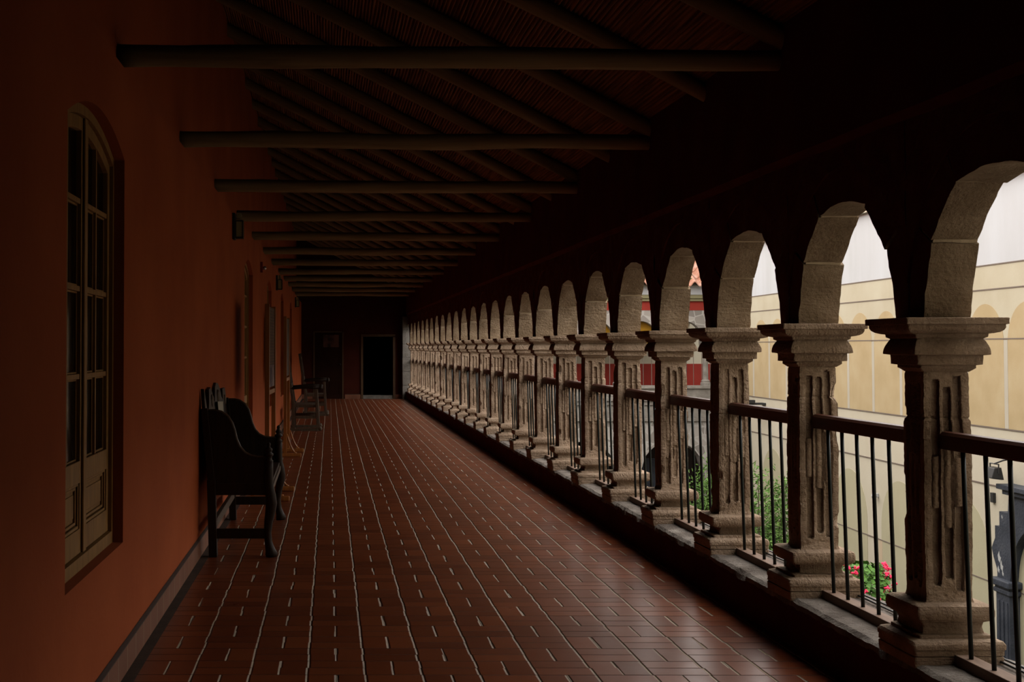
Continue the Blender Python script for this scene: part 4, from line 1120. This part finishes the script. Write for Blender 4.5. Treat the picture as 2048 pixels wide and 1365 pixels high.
# ------------------------------------------------------------------ plants
def leaf(mb, c, n_, s, R, asp=0.6):
    n_ = Vector(n_).normalized(); u = n_.orthogonal().normalized()
    u = (Matrix.Rotation(R.uniform(0, 2*PI), 3, n_) @ u); w = n_.cross(u); c = Vector(c)
    mb.add([c - u*s, c + w*s*asp + n_*s*.15, c + u*s, c - w*s*asp + n_*s*.15], [(0,1,2,3)])
def geranium(loc, h, rad, seed, lab, nl=1500, nf=14, top=None):
    R = random.Random(seed); r = empty('geranium', loc)
    stem = MB()
    for i in range(9):
        a = R.uniform(0, 2*PI); stem.tube([(0,0,.3), (rad*.3*math.cos(a), rad*.3*math.sin(a), h*.5), (rad*.7*math.cos(a), rad*.7*math.sin(a), h*R.uniform(.75,.95))], [.02,.014,.008], 5)
    stem.build('stems', 'bark', r)
    lv = MB()
    for i in range(nl):
        a = R.uniform(0, 2*PI); z = R.uniform(h*.35, h); q = rad*math.sqrt(max(.05, 1-((z-h*.68)/(h*.40))**2))*R.uniform(.55,1.05)
        leaf(lv, (q*math.cos(a), q*math.sin(a), z), (math.cos(a)*.8+R.uniform(-.5,.5), math.sin(a)*.8+R.uniform(-.5,.5), .7), R.uniform(.028,.05), R, .9)
    lv.build('foliage', 'leaf', r, fix=False)
    for i in range(nf):
        a = R.uniform(-PI*.95, -PI*.05) if i % 3 else R.uniform(0, 2*PI)
        z = h*R.uniform(.55, 1.04); q = rad*math.sqrt(max(.08, 1-((z-h*.68)/(h*.42))**2))*1.08
        fb = MB(); c = (q*math.cos(a), q*math.sin(a), z)
        for k in range(9): fb.sphere((c[0]+R.uniform(-.03,.03), c[1]+R.uniform(-.03,.03), c[2]+R.uniform(-.018,.02)), R.uniform(.011,.019), 6, 4)
        fb.tube([(c[0]*.8, c[1]*.8, z-.12), c], .004, 4)
        fb.build('flower_head', 'pink', r)
    MB().lathe([(.17,0),(.20,.02),(.26,.40),(.29,.41),(.29,.46),(.24,.46),(.23,.42)], 20).build('pot', 'terracotta', r)
    tag(r, lab, 'potted plant', 'geraniums'); return r
# a stone bench in the courtyard carries the pots
pl = MB(); pl.box(5.6, 8.2, 18.2, 19.8, -4.2, -3.60); pl.box(5.5, 8.3, 18.1, 19.9, -3.60, -3.50)
tag(pl.build('stone_planter', 'greystone', bevel=.02), 'low stone platform in the courtyard under the geranium pots', 'planter')
geranium((7.52, 19.0, -3.50), 1.97, .43, 3, 'leafy geranium bush with many pink flower heads, seen between the two nearest columns', 2600, 22)
geranium((6.32, 19.0, -3.50), 2.15, .36, 8, 'geranium with a few pink blooms partly hidden behind the second column base', 1500, 14)
def feathery(loc, h, rad, seed, lab):
    R = random.Random(seed); r = empty('feathery_shrub', loc)
    tk = MB(); tips = []
    for i in range(34):
        a = R.uniform(0, 2*PI); q = rad*R.uniform(.35, 1.0); z = h*R.uniform(.5, 1.0)
        p1 = (q*.35*math.cos(a), q*.35*math.sin(a), z*.55); p2 = (q*math.cos(a), q*math.sin(a), z)
        tk.tube([(0,0,0), p1, p2], [.03,.016,.005], 5); tips.append((Vector(p1), Vector(p2)))
    tk.build('branches', 'bark', r)
    lv = MB()
    for p1, p2 in tips:
        for k in range(420):
            t = R.uniform(.1, 1.08); c = p1.lerp(p2, t) + Vector((R.gauss(0,.12), R.gauss(0,.12), R.gauss(0,.10)))
            d = Vector((R.gauss(0,1), R.gauss(0,1), R.gauss(.2,1)))
            leaf(lv, c, d, R.uniform(.03,.06), R, .28)
    lv.build('foliage', 'fern', r, fix=False); tag(r, lab, 'shrub', 'feathery shrubs'); return r
feathery((7.05, 22.0, -4.2), 3.75, .62, 4, 'feathery bright green shrub seen between the second and third columns')
feathery((7.05, 25.0, -4.2), 3.75, .55, 9, 'feathery green shrub seen through the railing left of the third column')

# ------------------------------------------------------------------ light, camera, view
w = bpy.data.worlds.new('overcast_sky'); bpy.context.scene.world = w; w.use_nodes = True
t = w.node_tree; bg = t.nodes['Background']
tc = t.nodes.new('ShaderNodeTexCoord'); sp = t.nodes.new('ShaderNodeSeparateXYZ'); t.links.new(tc.outputs['Generated'], sp.inputs[0])
c = ramp(t, sp.outputs[2], [(0.0, (0.70,0.66,0.60)), (0.25, (0.88,0.84,0.79)), (1.0, (1.02,0.98,0.94))])
t.links.new(c, bg.inputs['Color']); bg.inputs['Strength'].default_value = 2.3

cam = bpy.data.cameras.new('camera'); co_ = bpy.data.objects.new('camera', cam); C.objects.link(co_)
cam.sensor_width = 36; cam.lens = 2700/2048*36
p = 0.030
co_.location = (0, 0, 1.5); co_.rotation_euler = (PI/2 + p, 0, 0)
cam.shift_x = (1024-650)/2048
cam.shift_y = ((695 - 2700*math.tan(p)) - 682.5)/2048
cam.clip_end = 200
S = bpy.context.scene; S.camera = co_
S.view_settings.view_transform = 'Standard'; S.view_settings.look = 'None'; S.view_settings.gamma = 1; S.view_settings.use_curve_mapping = False
S.view_settings.exposure = 1.05
S.cycles.max_bounces = 10; S.cycles.diffuse_bounces = 1; S.cycles.glossy_bounces = 4
S.cycles.use_denoising = True
S.cycles.sample_clamp_indirect = 6
